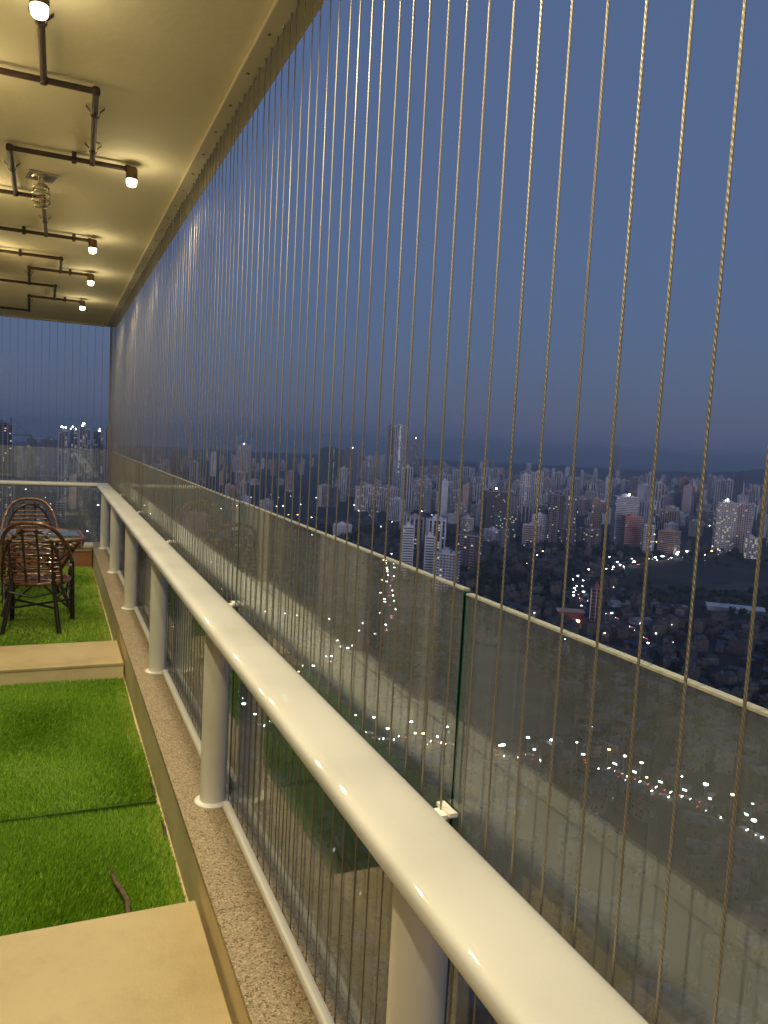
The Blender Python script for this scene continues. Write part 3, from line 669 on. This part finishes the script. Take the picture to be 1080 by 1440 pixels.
SIG = [  # x, y, width, depth, height, heading, style, colour, lit, label
(1238.7,2741.1,38.0,39.0,250,-12.3,'stripe','cream',.10,'tallest tower on the skyline with a lit vertical strip'),
(1210,2760,28,34,243,-12.3,'stripe','slate',.05,'dark half adjoining the left of the tallest skyline tower'),
(1323.3,2773.5,45.3,36.3,199,-25.5,'grid','slate',.05,'dark blue tower right of the tallest one, light on its roof'),
(881.5,2531.9,62.4,57.1,150,-9.2,'stripe','green',.02,'broad dark tower, left one of the netted pair'),
(963.7,2543.6,64.1,60.1,149,-32.8,'stripe','slate',.04,'broad dark tower, right one of the netted pair'),
(1236.7,3026,36.2,29,119,-22.2,'stripe','grey',.03,'slim far tower left of the tallest one, leftmost of three'),
(1277.4,3037.3,24.3,19.5,126,-22.8,'stripe','grey',.03,'slim far tower left of the tallest one, middle of three'),
(1269.4,2941.8,29.6,23.7,126,-23.3,'stripe','white',.03,'slim pale far tower, rightmost of the three'),
(743.1,1815.8,63.6,28.6,63.4,-14.3,'stripe','pink',.22,'pinkish striped apartment row, left block with a lit stair column'),
(817.3,1826.5,53.8,28.6,59.2,-16.1,'stripe','pink',.08,'pinkish striped apartment row, second block'),
(871.7,1844.4,22.9,26,55.5,-17.3,'stripe','grey',.08,'narrow grey block closing the pinkish apartment row'),
(929.6,1903.1,27.3,26,78,-26,'grid','pink',.10,'taller pink block at the right of the apartment row'),
(426,898.1,15,12.5,66.3,-19.4,'band','white',.02,'white slender tower over the glass edge, taller of the pair'),
(429.3+13,867.6,12.3,11,57.3,-20.3,'band','white',.02,'white slender tower over the glass edge, lower of the pair'),
(429.1,793.4,26.1,25.1,47.7,-42.4,'grid','grey',.03,'grey block with dark windows just above the green glass joint'),
(789.5,1280.1,43.6,42.4,92.5,-16.7,'band','brown',.05,'banded office tower with a greenish lit lower half'),
(800,1262,44,30,48,-16.7,'grid','green',.16,'greenish lit podium block in front of the banded office'),
(844.1,1307.1,26.6,21.3,83.3,-32.9,'net','slate',.02,'dark slab tower right of the banded office'),
(847.8,1210.7,27.5,22,53.6,-35,'grid','white',.05,'white gridded block left of the brown towers'),
(849.1,1160.6,26.5,24.3,96.6,-46.2,'grid','brown',.05,'brown tower with a lit top, left of two'),
(914.4,1210.5,25.1,20.1,91.3,-37.1,'grid','brown',.04,'brown tower, right of two'),
(1026.2,1186.9,40.6,39.1,94.4,-26.8,'band','white',.02,'white office tower with dark ribbon windows behind the salmon block'),
(987.4,1117.2,32.1,30.9,62.6,-27.5,'band','salmon',.02,'salmon pink office block in front of the white tower'),
(998.5+20,1072-18,29.7,30.8,43.2,-63,'band','peach',.01,'low peach block right of the salmon one'),
(1184.8,1087.2,33.6,30.7,95.2,-37.5,'grid','cream',.20,'large pale tower at the right edge, left half with lit lower floors'),
(1226,1081.8,31.1,27.7,93.7,-56.6,'grid','pink',.06,'large pale tower at the right edge, right half'),
(1169.2,1006.9,23.1,18.5,36.6,-49.3,'grid','cream',.25,'small yellow lit block at the foot of the right towers'),
(3528.5,4208.5,51.3,52,243,-40,'stripe','slate',.0,'faint thin tower alone on the far horizon'),
(2117,2136.9,28.9,23.2,109,-44.7,'stripe','salmon',.03,'hazy pinkish tower over the middle distance, left one'),
(2092.2,2068.4,32.8,26.2,103,-45.3,'stripe','pink',.03,'hazy pinkish tower over the middle distance, right one'),
(1816.6,1695.7,25.1,20.1,118,-47,'stripe','grey',.04,'hazy grey tower above the pale pair, leftmost of three'),
(1880.1,1722.7,21.6,17.3,120,-47.5,'stripe','white',.04,'hazy pale tower above the pale pair, middle of three'),
(1800.4,1615.6,25.8,20.7,134,-48.1,'net','slate',.02,'dark unfinished tower above the pale pair, rightmost of three'),
(-64.1,1175.3,24.3,22.2,171,13.1,'net','slate',.30,'dark tower under construction at the left edge behind the balcony end'),
(23,1961.9,18.5,14.8,165,-.7,'stripe','slate',.10,'tower with bright roof lamps at the balcony end, first from left'),
(46.8,1987.4,15.7,12.6,168,-1.3,'stripe','slate',.25,'tower with bright roof lamps at the balcony end, second from left'),
(69.4,1933.8,23.2,18.6,176,-2.1,'stripe','slate',.30,'tower with bright roof lamps at the balcony end, third and tallest'),
(102.9,2024.4,23,18.4,166,-2.9,'stripe','slate',.08,'tower with bright roof lamps at the balcony end, fourth from left'),
(148.1,2349.3,19.2,15.4,177,-3.6,'stripe','slate',.03,'dark tower hidden behind the far balcony corner'),
(-58.2,2614.4,27.9,22.3,135,1.3,'grid','slate',.04,'hazy low tower left of the roof-lamp towers, far one'),
(-8.5,2223,37.8,30.3,140,.2,'grid','slate',.03,'hazy broad tower left of the roof-lamp towers'),
(673.4,2931.6,48.3,38.6,142,-12.9,'stripe','grey',.10,'far tower pair with red and white lights below, left part of skyline'),
(490.2,596.4,10.5,8.4,41.6,-39.4,'net','red',.02,'narrow dark reddish tower over the low houses at right'),
(1237.6,1846.7,29.8,23.8,107,-33.8,'stripe','white',.05,'pale tower in the middle skyline, left of a close pair'),
(1301.6,1881.7,28.5,22.8,115,-34.7,'stripe','cream',.05,'pale tower in the middle skyline, right of a close pair')]
for k_, (x_,y_,w_,d_,h,hd,st,cl,lit,lab) in enumerate(SIG):
    put('tower' if h > 60 else 'apartment_block', part_meshes(w_,d_,h,st,cl,100+k_,lit), (x_,y_,GZ), R(hd), lab); BLD.append((x_,y_,max(w_,d_)*.75))
# roof lamps, masts and cranes
def beacon(x_, y_, z, label, m=None, r=1.6):
    o = MB().lathe([(r*.3,-r),(r,-r*.4),(r,r*.4),(r*.3,r)], 8, (0,0,r)).build('roof_lamp', m or E_ST, None, loc=(x_,y_,z)); tag(o, label, 'lamp', 'bright lamps on tower roofs')
    return o
for (x_,y_,h) in ((23,1961,165),(46.8,1987,168),(69.4,1934,176),(103,2024,166)):
    for k_ in range(3): beacon(x_+random.uniform(-7,7), y_-6, GZ+h+random.choice((1,6,6.4,1)), 'bright white lamp on a roof-lamp tower beyond the balcony end', r=random.uniform(1.0,1.9))
for (x_,y_,h,lab) in ((1323,2765,199,'white lamp on the roof of the dark blue tower'),(963,2520,149,'white lamp on the right netted tower'),(673,2920,142,'white lamp on the far left skyline tower'),(1026,1175,94,'white lamp on the white office roof'),(780,1262,93,'white lamp on the banded office roof'),(1180,1080,95,'white lamp on the right edge tower roof')):
    beacon(x_,y_,GZ+h+4.3,lab,r=1.5)
cr_t = empty('tower_crane', (-52,1168,GZ+171)); tag(cr_t, 'dark crane jib reaching right from the unfinished tower at left', 'crane')
MB().box(-1,1,-1,1,0,10).build('mast', W['slate'], cr_t); MB().box(-9,26,-.7,.7,-14,-12.4).build('jib', W['slate'], cr_t); MB().tube([(0,0,9),(24,0,-12.4)], .25, 4).build('stay', W['slate'], cr_t)
# lit stair strip on the tallest tower
tt = [o for o in C.objects if o.get('label','').startswith('tallest tower')][0]; ls = MB()
for z_ in np.arange(60, 244, 3.6):
    if random.random() < .72: ls.box(-3.2+random.uniform(-.8,.8), 2.6+random.uniform(-.8,.8), -20.9, -20.6, z_, z_+1.9)
o = ls.build('lit_windows', E_W[1], tt); o['kind'] = 'stuff'
# long sheds
def shed(x_,y_,w_,d_,h,hd,label,wm,rm):
    t = empty('shed', (x_,y_,GZ), R(hd)); tag(t, label, 'building'); MB().box(-w_/2,w_/2,-d_/2,d_/2,0,h).build('wall', wm, t)
    s = MB(); s.v = [(-w_/2-1,-d_/2-1,h+.05),(w_/2+1,-d_/2-1,h+.05),(w_/2+1,d_/2+1,h+.05),(-w_/2-1,d_/2+1,h+.05),(-w_/2-1,0,h+2.2),(w_/2+1,0,h+2.2)]; s.f = [(0,1,5,4),(2,3,4,5),(0,4,3),(1,2,5),(0,3,2,1)]; s.build('roof', rm, t); BLD.append((x_,y_,w_*.6)); return t
shed(725,640,60,26,6,-42,'long shed with a pale flat roof at the right edge', W['grey'], W['shed'])
t_ = shed(487,632,26,16,12,-27,'red walled hall with an orange lit front above the glass edge', W['red'], W['peach'])
MB().box(-9,9,-8.3,-8.15,2,4.5).build('lit_front', E_OR, t_)
for (x_,y_,w_,d_) in ((600,690,22,12),(655,655,16,10),(560,610,20,11)): shed(x_,y_,w_,d_,5,random.uniform(-60,0),'small tin shed by the dirt track, %s' % {600:'left one',655:'right one',560:'nearest one'}[x_], W['grey'], W['tin'])

# mid-rise and high-rise fabric of the city: a dozen prototypes, each block a thing of its own
PROT = []
for k_, (w_,d_,h,st,cl,lit) in enumerate([(20,16,44,'grid','cream',.06),(24,16,55,'stripe','white',.05),(18,18,70,'grid','grey',.05),(26,14,38,'band','pink',.05),(16,14,52,'stripe','pink',.06),(30,15,32,'grid','white',.07),(22,18,82,'stripe','grey',.04),(18,14,60,'grid','peach',.05),(34,14,26,'band','grey',.06),(20,20,95,'stripe','cream',.03),(15,13,36,'grid','slate',.05),(24,16,46,'grid','brown',.05)]):
    PROT.append((part_meshes(w_,d_,h,st,cl,500+k_,lit), h, max(w_,d_), cl))
g = np.random.default_rng(21); n_b = 0
def free(x_, y_, r_, road=14):
    for (bx_,by_,br) in BLD:
        if (bx_-x_)**2+(by_-y_)**2 < (br+r_)**2: return False
    if ((RP[:,0]-x_)**2+(RP[:,1]-y_)**2).min() < (road+r_*.6)**2: return False
    return not (inside(x_,y_,OPEN) or inside(x_,y_,DIRT))
CN = {'cream':'cream','white':'white','grey':'grey','pink':'pinkish','peach':'peach','slate':'dark','brown':'brown'}
tries = 0
while n_b < 290 and tries < 6000:
    tries += 1
    az = R(g.choice([g.uniform(-6,7), g.uniform(7,27), g.uniform(24,53)], p=[.09,.16,.75])); dd = math.sqrt(g.uniform(1250**2, 4300**2)) if g.uniform() < .85 else g.uniform(1000,1500)
    x_, y_ = dd*math.sin(az), dd*math.cos(az)
    k_ = int(g.integers(0,12)); mesh_, h, fp, cl = PROT[k_]
    if dd < 1500 and h > 60: continue
    if math.degrees(az) < 25 and dd < 1900 and h > 45: continue
    if not free(x_, y_, fp*.75, 10): continue
    s_ = g.uniform(.95,1.5); sz = g.uniform(.75,1.25)
    band = 'nearer' if dd < 1700 else ('mid-distance' if dd < 2700 else 'far hazy')
    put('apartment_block', mesh_, (x_,y_,GZ), g.uniform(0,6.28), '%s %s apartment block among the city buildings' % (band, CN[cl]), 'apartment blocks of the dusk city', (s_,s_,sz)); BLD.append((x_,y_,fp*.6)); n_b += 1

# beyond those, the packed far blocks that read as one belt
belt = {}
for _ in range(1150):
    az = R(g.uniform(-6,55)); dd = math.sqrt(g.uniform(1700**2,5600**2)); x_, y_ = dd*math.sin(az), dd*math.cos(az)
    if inside(x_,y_,OPEN) or (math.degrees(az) < 23 and g.uniform() < .8): continue
    w_, d_, h = g.uniform(16,40), g.uniform(14,26), g.choice([g.uniform(14,30),g.uniform(28,62),g.uniform(60,105)],p=[.52,.38,.10]); rz = g.uniform(0,3.14); c, sn = math.cos(rz), math.sin(rz)
    t = belt.setdefault(str(g.choice(['white','cream','grey','pink','peach','slate'],p=[.26,.22,.2,.18,.08,.06])), MB()); q2 = MB().box(-w_/2,w_/2,-d_/2,d_/2,0,h).box(-w_*.2,w_*.15,-d_*.2,d_*.2,h-.1,h+4)
    n0 = len(t.v); t.v += [(x_+c*a-sn*b2, y_+sn*a+c*b2, z) for a,b2,z in q2.v]; t.f += [tuple(n0+q_ for q_ in f_) for f_ in q2.f]
    wn = belt.setdefault('pane', MB()); q2 = MB()
    nc = max(2,int(w_/5)); 
    for c_ in range(nc):
        for sy in (-d_/2-.08,d_/2+.08): u = -w_/2+w_*c_/nc; q2.quad((u+w_/nc*.3,sy,2),(u+w_/nc*.72,sy,2),(u+w_/nc*.72,sy,h-2),(u+w_/nc*.3,sy,h-2))
    n0 = len(wn.v); wn.v += [(x_+c*a-sn*b2, y_+sn*a+c*b2, z) for a,b2,z in q2.v]; wn.f += [tuple(n0+q_ for q_ in f_) for f_ in q2.f]
    lw2 = belt.setdefault('lit', MB())
    for _k in range(int(g.integers(0,7))):
        u = g.uniform(-w_/2+1,w_/2-3); zz = g.uniform(2,h-3); sy = g.choice([-1,1])*(d_/2+.2); n0 = len(lw2.v)
        lw2.v += [(x_+c*a-sn*sy, y_+sn*a+c*sy, z) for a,z in ((u,zz),(u+2.2,zz),(u+2.2,zz+1.6),(u,zz+1.6))]; lw2.f.append((n0,n0+1,n0+2,n0+3))
bt = empty('far_city', (0,0,GZ)); tag(bt, 'packed belt of far apartment blocks along the horizon', 'buildings', kind='stuff')
for key, t in belt.items():
    o = t.build({'pane':'windows','lit':'lit_windows'}.get(key,'block_shells'), M['pane'] if key == 'pane' else (E_W[0] if key == 'lit' else W[key]), bt); o['kind'] = 'stuff'

# low houses: the nearest ones each a thing, the rest one mass
HP = []
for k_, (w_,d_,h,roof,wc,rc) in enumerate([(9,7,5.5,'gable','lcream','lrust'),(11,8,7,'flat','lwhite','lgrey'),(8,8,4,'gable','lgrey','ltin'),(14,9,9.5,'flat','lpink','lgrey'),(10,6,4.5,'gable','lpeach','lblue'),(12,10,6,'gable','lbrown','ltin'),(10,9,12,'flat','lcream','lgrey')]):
    gg = np.random.default_rng(900+k_); b_ = MB().box(-w_/2,w_/2,-d_/2,d_/2,-.5,h); rf = MB()
    if roof == 'gable':
        e = .5; rf.v = [(-w_/2-e,-d_/2-e,h+.02),(w_/2+e,-d_/2-e,h+.02),(w_/2+e,d_/2+e,h+.02),(-w_/2-e,d_/2+e,h+.02),(-w_/2-e,0,h+1.7),(w_/2+e,0,h+1.7)]; rf.f = [(0,1,5,4),(2,3,4,5),(0,4,3),(1,2,5),(0,3,2,1)]
    else:
        rf.box(-w_/2-.2,w_/2+.2,-d_/2-.2,d_/2+.2,h+.02,h+.5); rf.box(-w_*.3,w_*.05,-d_*.3,d_*.1,h+.45,h+2.6); rf.lathe([(.9,0),(.9,1.6),(.5,1.9)],8,(w_*.28,d_*.2,h+.5))
    wn = MB()
    for fz in np.arange(1.0, h-1.4, 3.0):
        for u in np.arange(-w_/2+1.2, w_/2-1.6, 2.6):
            for yy,sg in ((-d_/2-.06,1),(d_/2+.06,-1)):
                if gg.uniform() < .45: wn.quad((u,yy,fz),(u+1.2,yy,fz),(u+1.2,yy,fz+1.3),(u,yy,fz+1.3))
        for u in np.arange(-d_/2+1.2, d_/2-1.6, 2.8):
            for xx in (-w_/2-.06,w_/2+.06):
                if gg.uniform() < .4: wn.quad((xx,u,fz),(xx,u+1.1,fz),(xx,u+1.1,fz+1.3),(xx,u,fz+1.3))
    lw = MB(); yy = -d_/2-.12; lw.quad((-.6,yy,1.0),(.6,yy,1.0),(.6,yy,2.3),(-.6,yy,2.3))
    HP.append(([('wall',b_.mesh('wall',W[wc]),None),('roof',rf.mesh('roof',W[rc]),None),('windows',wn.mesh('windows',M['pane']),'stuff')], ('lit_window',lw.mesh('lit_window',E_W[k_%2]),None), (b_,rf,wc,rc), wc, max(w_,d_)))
cand = []
tries = 0
grid_ = {}
while len(cand) < 3600 and tries < 16000:
    tries += 1
    az = R(g.uniform(-8,58)); dd = math.sqrt(g.uniform(150**2, 1650**2)); x_, y_ = dd*math.sin(az), dd*math.cos(az)
    key = (int(x_//13), int(y_//13))
    if key in grid_ or not free(x_, y_, 4, 9): continue
    dens = .5+.5*math.sin(x_*.011+1)*math.sin(y_*.013)
    if g.uniform() > .35+.65*dens: continue
    grid_[key] = 1; cand.append((dd, x_, y_, int(g.integers(0,7)), g.uniform(0,3.14), g.uniform(.8,1.25)))
cand.sort()
RCOL = {'rust':'rusty roof','grey':'flat grey roof','tin':'tin roof','blue':'blue roof'}
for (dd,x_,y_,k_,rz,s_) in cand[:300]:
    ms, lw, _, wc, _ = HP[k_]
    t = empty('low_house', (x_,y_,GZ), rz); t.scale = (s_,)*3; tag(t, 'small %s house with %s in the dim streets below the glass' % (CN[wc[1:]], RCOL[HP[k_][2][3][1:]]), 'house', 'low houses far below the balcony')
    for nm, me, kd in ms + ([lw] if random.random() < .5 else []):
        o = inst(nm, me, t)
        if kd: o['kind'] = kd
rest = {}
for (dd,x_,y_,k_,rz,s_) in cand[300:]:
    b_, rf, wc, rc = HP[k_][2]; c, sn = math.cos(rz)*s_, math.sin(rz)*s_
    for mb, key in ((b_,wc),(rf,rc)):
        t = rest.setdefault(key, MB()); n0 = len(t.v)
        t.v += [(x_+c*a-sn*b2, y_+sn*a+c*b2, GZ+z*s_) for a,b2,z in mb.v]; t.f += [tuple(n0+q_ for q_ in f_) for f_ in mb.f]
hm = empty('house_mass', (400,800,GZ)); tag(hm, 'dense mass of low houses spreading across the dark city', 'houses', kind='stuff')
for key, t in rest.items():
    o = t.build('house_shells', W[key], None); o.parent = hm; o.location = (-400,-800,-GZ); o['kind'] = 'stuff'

# trees
TM = []
for k_ in range(5):
    gg = np.random.default_rng(40+k_); cr2 = MB(); nl = 230
    lob = [(gg.normal(0,1.9),gg.normal(0,1.9),5.5+gg.normal(0,1.1),gg.uniform(1.5,2.6)) for _ in range(7)]
    for _ in range(nl):
        lx,ly,lz,lr = lob[int(gg.integers(0,7))]; v = gg.normal(0,1,3); v /= np.linalg.norm(v); p = np.array((lx,ly,lz))+v*lr*gg.uniform(.6,1.05)
        a = gg.normal(0,1,3); a = np.cross(v,a); a /= np.linalg.norm(a)+1e-6; b3 = np.cross(v,a)+gg.normal(0,.35,3); s_ = gg.uniform(.35,.8)
        cr2.quad(p-a*s_-b3*s_*.6, p+a*s_-b3*s_*.6, p+a*s_*.7+b3*s_, p-a*s_*.7+b3*s_)
    tk = MB().tube([(0,0,-.3),(.1,0,2.2),(.0,.15,4.4)], .32, 6, .16)
    for _ in range(3): a = gg.uniform(0,6.28); tk.tube([(0,.05,2.6+.4*_),(1.4*math.cos(a),1.4*math.sin(a),4.8)], .13, 5, .05)
    TM.append((tk.mesh('trunk',M['bark']), cr2.mesh('crown',M['canopy'])))
nt_ = 0; tries = 0
TS = []
while len(TS) < 1700 and tries < 16000:
    tries += 1
    az = R(g.uniform(-7,57)); dd = math.sqrt(g.uniform(170**2,1500**2)); x_, y_ = dd*math.sin(az), dd*math.cos(az)
    if g.uniform() > .3+.7*math.sin(x_*.009)*math.sin(y_*.012+1): continue
    if inside(x_,y_,DIRT) or ((RP[:,0]-x_)**2+(RP[:,1]-y_)**2).min() < 81: continue
    if inside(x_,y_,OPEN) and g.uniform() < .15: continue
    TS.append((dd,x_,y_,int(g.integers(0,5)),g.uniform(0,6.28),g.uniform(.8,1.9)))
TS.sort()
for (dd,x_,y_,k_,rz,s_) in TS[:300]:
    t = empty('tree', (x_,y_,GZ), rz); t.scale = (s_,s_,s_*.9); tag(t, 'dark %s tree among the low houses and roads below' % ('large' if s_ > 1.35 else 'small'), 'tree', 'street trees far below')
    inst('trunk', TM[k_][0], t); inst('crown', TM[k_][1], t)
far = MB()
for (dd,x_,y_,k_,rz,s_) in TS[300:]:
    me = TM[k_][1]; n0 = len(far.v); c, sn = math.cos(rz)*s_, math.sin(rz)*s_
    vv = np.zeros(len(me.vertices)*3); me.vertices.foreach_get('co', vv); vv = vv.reshape(-1,3)
    far.v += [(x_+c*a-sn*b2, y_+sn*a+c*b2, GZ+z*s_) for a,b2,z in vv[:480]]; far.f += [tuple(n0+4*q_+j for j in range(4)) for q_ in range(120)]
tag(far.build('far_trees', M['canopy']), 'dark tree cover between the houses of the middle distance', 'trees', kind='stuff')

# street lamps
lp = MB().tube([(0,0,0),(0,0,8),(0,.9,8.6)], .11, 6, .07).mesh('pole', W['grey'])
def head(m, r): return MB().lathe([(r*.35,-r*.35),(r,-r*.15),(r,r*.15),(r*.35,r*.35)], 8).mesh('lamp_head', m)
HDS = [head(E_ST,.42), head(E_ST,.62), head(E_SA,.5), head(E_SIGN,.5)]
SL = []
for nm, (pts, wd) in ROADS.items():
    if nm == 'pale': continue
    for (a, b_) in zip(pts[:-1], pts[1:]):
        ln = math.hypot(b_[0]-a[0], b_[1]-a[1]); n_ = max(1,int(ln/(10 if nm=='near' else 28)))
        for j in range(n_):
            s_ = (j+.5)/n_; ux, uy = (b_[0]-a[0])/ln, (b_[1]-a[1])/ln; sd_ = random.choice((-1,1))*(wd/2+1.2)
            SL.append((a[0]+(b_[0]-a[0])*s_-uy*sd_, a[1]+(b_[1]-a[1])*s_+ux*sd_, math.atan2(uy,ux), nm))
for _ in range(190):
    az = R(g.uniform(-6,55)); dd = math.sqrt(g.uniform(230**2,2300**2)); x_, y_ = dd*math.sin(az), dd*math.cos(az)
    if inside(x_,y_,OPEN): continue
    SL.append((x_,y_,g.uniform(0,6.28),'side street'))
RN = {'near':'the busy road under the nearest glass','mid':'the road under the second glass panel','far':'the curving road by the open land','left':'the street beyond the balcony end','side street':'a dark side street'}
print('lamps', len(SL)); SL.sort(key=lambda q_: math.hypot(q_[0],q_[1])); SL = SL[:300]
for (x_,y_,rz,nm) in SL:
    t = empty('street_lamp', (x_,y_,GZ), rz); tag(t, 'small lit street lamp on %s' % RN[nm], 'street lamp', 'lit street lamps of the city')
    inst('pole', lp, t); dd = math.hypot(x_,y_); h_ = inst('lamp_head', random.choices(HDS,(5,3,3,1))[0], t, (0,.9,8.6)); q_ = max(.8,min(2.4,dd/600))*(2.2 if nm == 'near' else 1.5 if nm == 'far' else 1); q_ *= random.uniform(.6,1.25); h_.scale = (q_,q_,q_)

# cars on the roads
CM = {}
for cl in ('white','slate','red','grey'):
    body = MB(); prof = [(-2.15,.35),(-2.2,.75),(-1.9,.95),(-1.2,1.0),(-.7,1.45),(.7,1.48),(1.35,1.0),(2.0,.88),(2.2,.65),(2.15,.35)]
    for sx in (-.88,.88):
        for (u,z) in prof: body.v.append((u, sx*(.86 if z > 1.2 else 1), z))
    n_ = len(prof)
    for i_ in range(n_): body.f.append((i_,(i_+1)%n_,n_+(i_+1)%n_,n_+i_))
    body.f += [tuple(range(n_))[::-1], tuple(range(n_,2*n_))]
    CM[cl] = body.mesh('body', W[cl])
cw_ = MB().box(-.95,.95,-.80,.80,1.03,1.40).mesh('windows', M['pane'])
whl = MB().tube([(0,-.1,0),(0,.1,0)], .33, 10).mesh('wheel', M['dark']); hl = MB().box(0,.08,-.32,.32,-.18,.18).mesh('headlight', E_HD); tl = MB().box(-.06,0,-.2,.2,-.09,.09).mesh('tail_light', E_TL)
CCN = {'white':'white','slate':'dark','red':'red','grey':'grey'}
for nm, cnt in (('near',90),('mid',34),('far',36)):
    pts, wd = ROADS[nm]; seg_ = list(zip(pts[:-1], pts[1:])); ln = [math.hypot(b_[0]-a[0],b_[1]-a[1]) for a,b_ in seg_]; tot = sum(ln)
    for j in range(cnt):
        d_ = (j+random.uniform(.1,.9))*tot/cnt; i_ = 0
        while d_ > ln[i_]: d_ -= ln[i_]; i_ += 1
        a, b_ = seg_[i_]; ux, uy = (b_[0]-a[0])/ln[i_], (b_[1]-a[1])/ln[i_]; sd_ = random.choice((-1,1)); off = sd_*wd*.24
        hd = math.atan2(uy,ux) + (0 if sd_ < 0 else math.pi); cl = random.choice(list(CM))
        t = empty('car', (a[0]+ux*d_-uy*off, a[1]+uy*d_+ux*off, GZ+.17), hd); tag(t, 'small %s car with its lights on, driving on %s' % (CCN[cl], RN[nm]), 'car', 'cars driving on the lit roads')
        inst('body', CM[cl], t); inst('windows', cw_, t)
        for sx in (-1.35,1.35):
            for sy in (-.82,.82): inst('wheel', whl, t, (sx,sy,.33))
        for sy in (-.6,.6): inst('headlight', hl, t, (2.2,sy,.68)); inst('tail_light', tl, t, (-2.2,sy,.75))

# lit roadside stalls along the busy roads
for nm, js in (('near',[3.15,3.4,3.9,4.2,4.9,5.2,5.45,5.9,6.3,6.7,7.2,7.55,7.9,8.3,8.8]),('far',[3.2,4.4,8.3,8.9,9.2,9.6]),('mid',[1.3,2.2,2.7,3.3])):
    pts, wd = ROADS[nm]
    for q_, jj in enumerate(js):
        i_ = int(jj); fr_ = jj-i_; a, b_ = pts[i_], pts[i_+1]; ln_ = math.hypot(b_[0]-a[0],b_[1]-a[1]); ux, uy = (b_[0]-a[0])/ln_, (b_[1]-a[1])/ln_
        side = 1 if (a[0]*uy-a[1]*ux) < 0 else -1      # far side of the road, front towards the balcony
        nx_, ny_ = -uy, ux
        if nx_*a[0]+ny_*a[1] < 0: nx_, ny_ = -nx_, -ny_
        wd_ = random.uniform(2,5.5)
        t = empty('roadside_stall', (a[0]+(b_[0]-a[0])*fr_+nx_*(wd/2+4), a[1]+(b_[1]-a[1])*fr_+ny_*(wd/2+4), GZ), math.atan2(ny_,nx_)-math.pi/2); tag(t, 'small brightly lit roadside stall on %s' % RN[nm], 'stall', 'lit roadside stalls')
        MB().box(-wd_/2,wd_/2,-1.2,3,0,3.2).build('wall', W['lgrey'], t); MB().box(-wd_/2-.5,wd_/2+.5,-2.6,3.3,3.25,3.45).build('roof', W['ltin'], t); MB().box(-wd_*.3,wd_*.25,-1.34,-1.22,1.3,2.3).build('lit_front', E_SIGN if q_%3 else E_HD2, t)

# ------------------------------------------------------------------ city haze
hz = MB().box(-3200, 9800, -1700, 10100, GZ-1.2, EYE+92).build('haze', M['dark']); hz.data.materials.clear()
hmat = bpy.data.materials.new('haze_air'); hmat.use_nodes = True; hmat.node_tree.nodes.clear()
ho_ = hmat.node_tree.nodes.new('ShaderNodeOutputMaterial'); pv = hmat.node_tree.nodes.new('ShaderNodeVolumePrincipled')
pv.inputs['Color'].default_value = (.86,.92,1,1); pv.inputs['Density'].default_value = 1.75e-4; pv.inputs['Anisotropy'].default_value = .55
hmat.node_tree.links.new(pv.outputs[0], ho_.inputs['Volume']); hz.data.materials.append(hmat); tag(hz, 'blue grey evening haze over the city', 'haze', kind='stuff'); hz.display_type = 'WIRE'
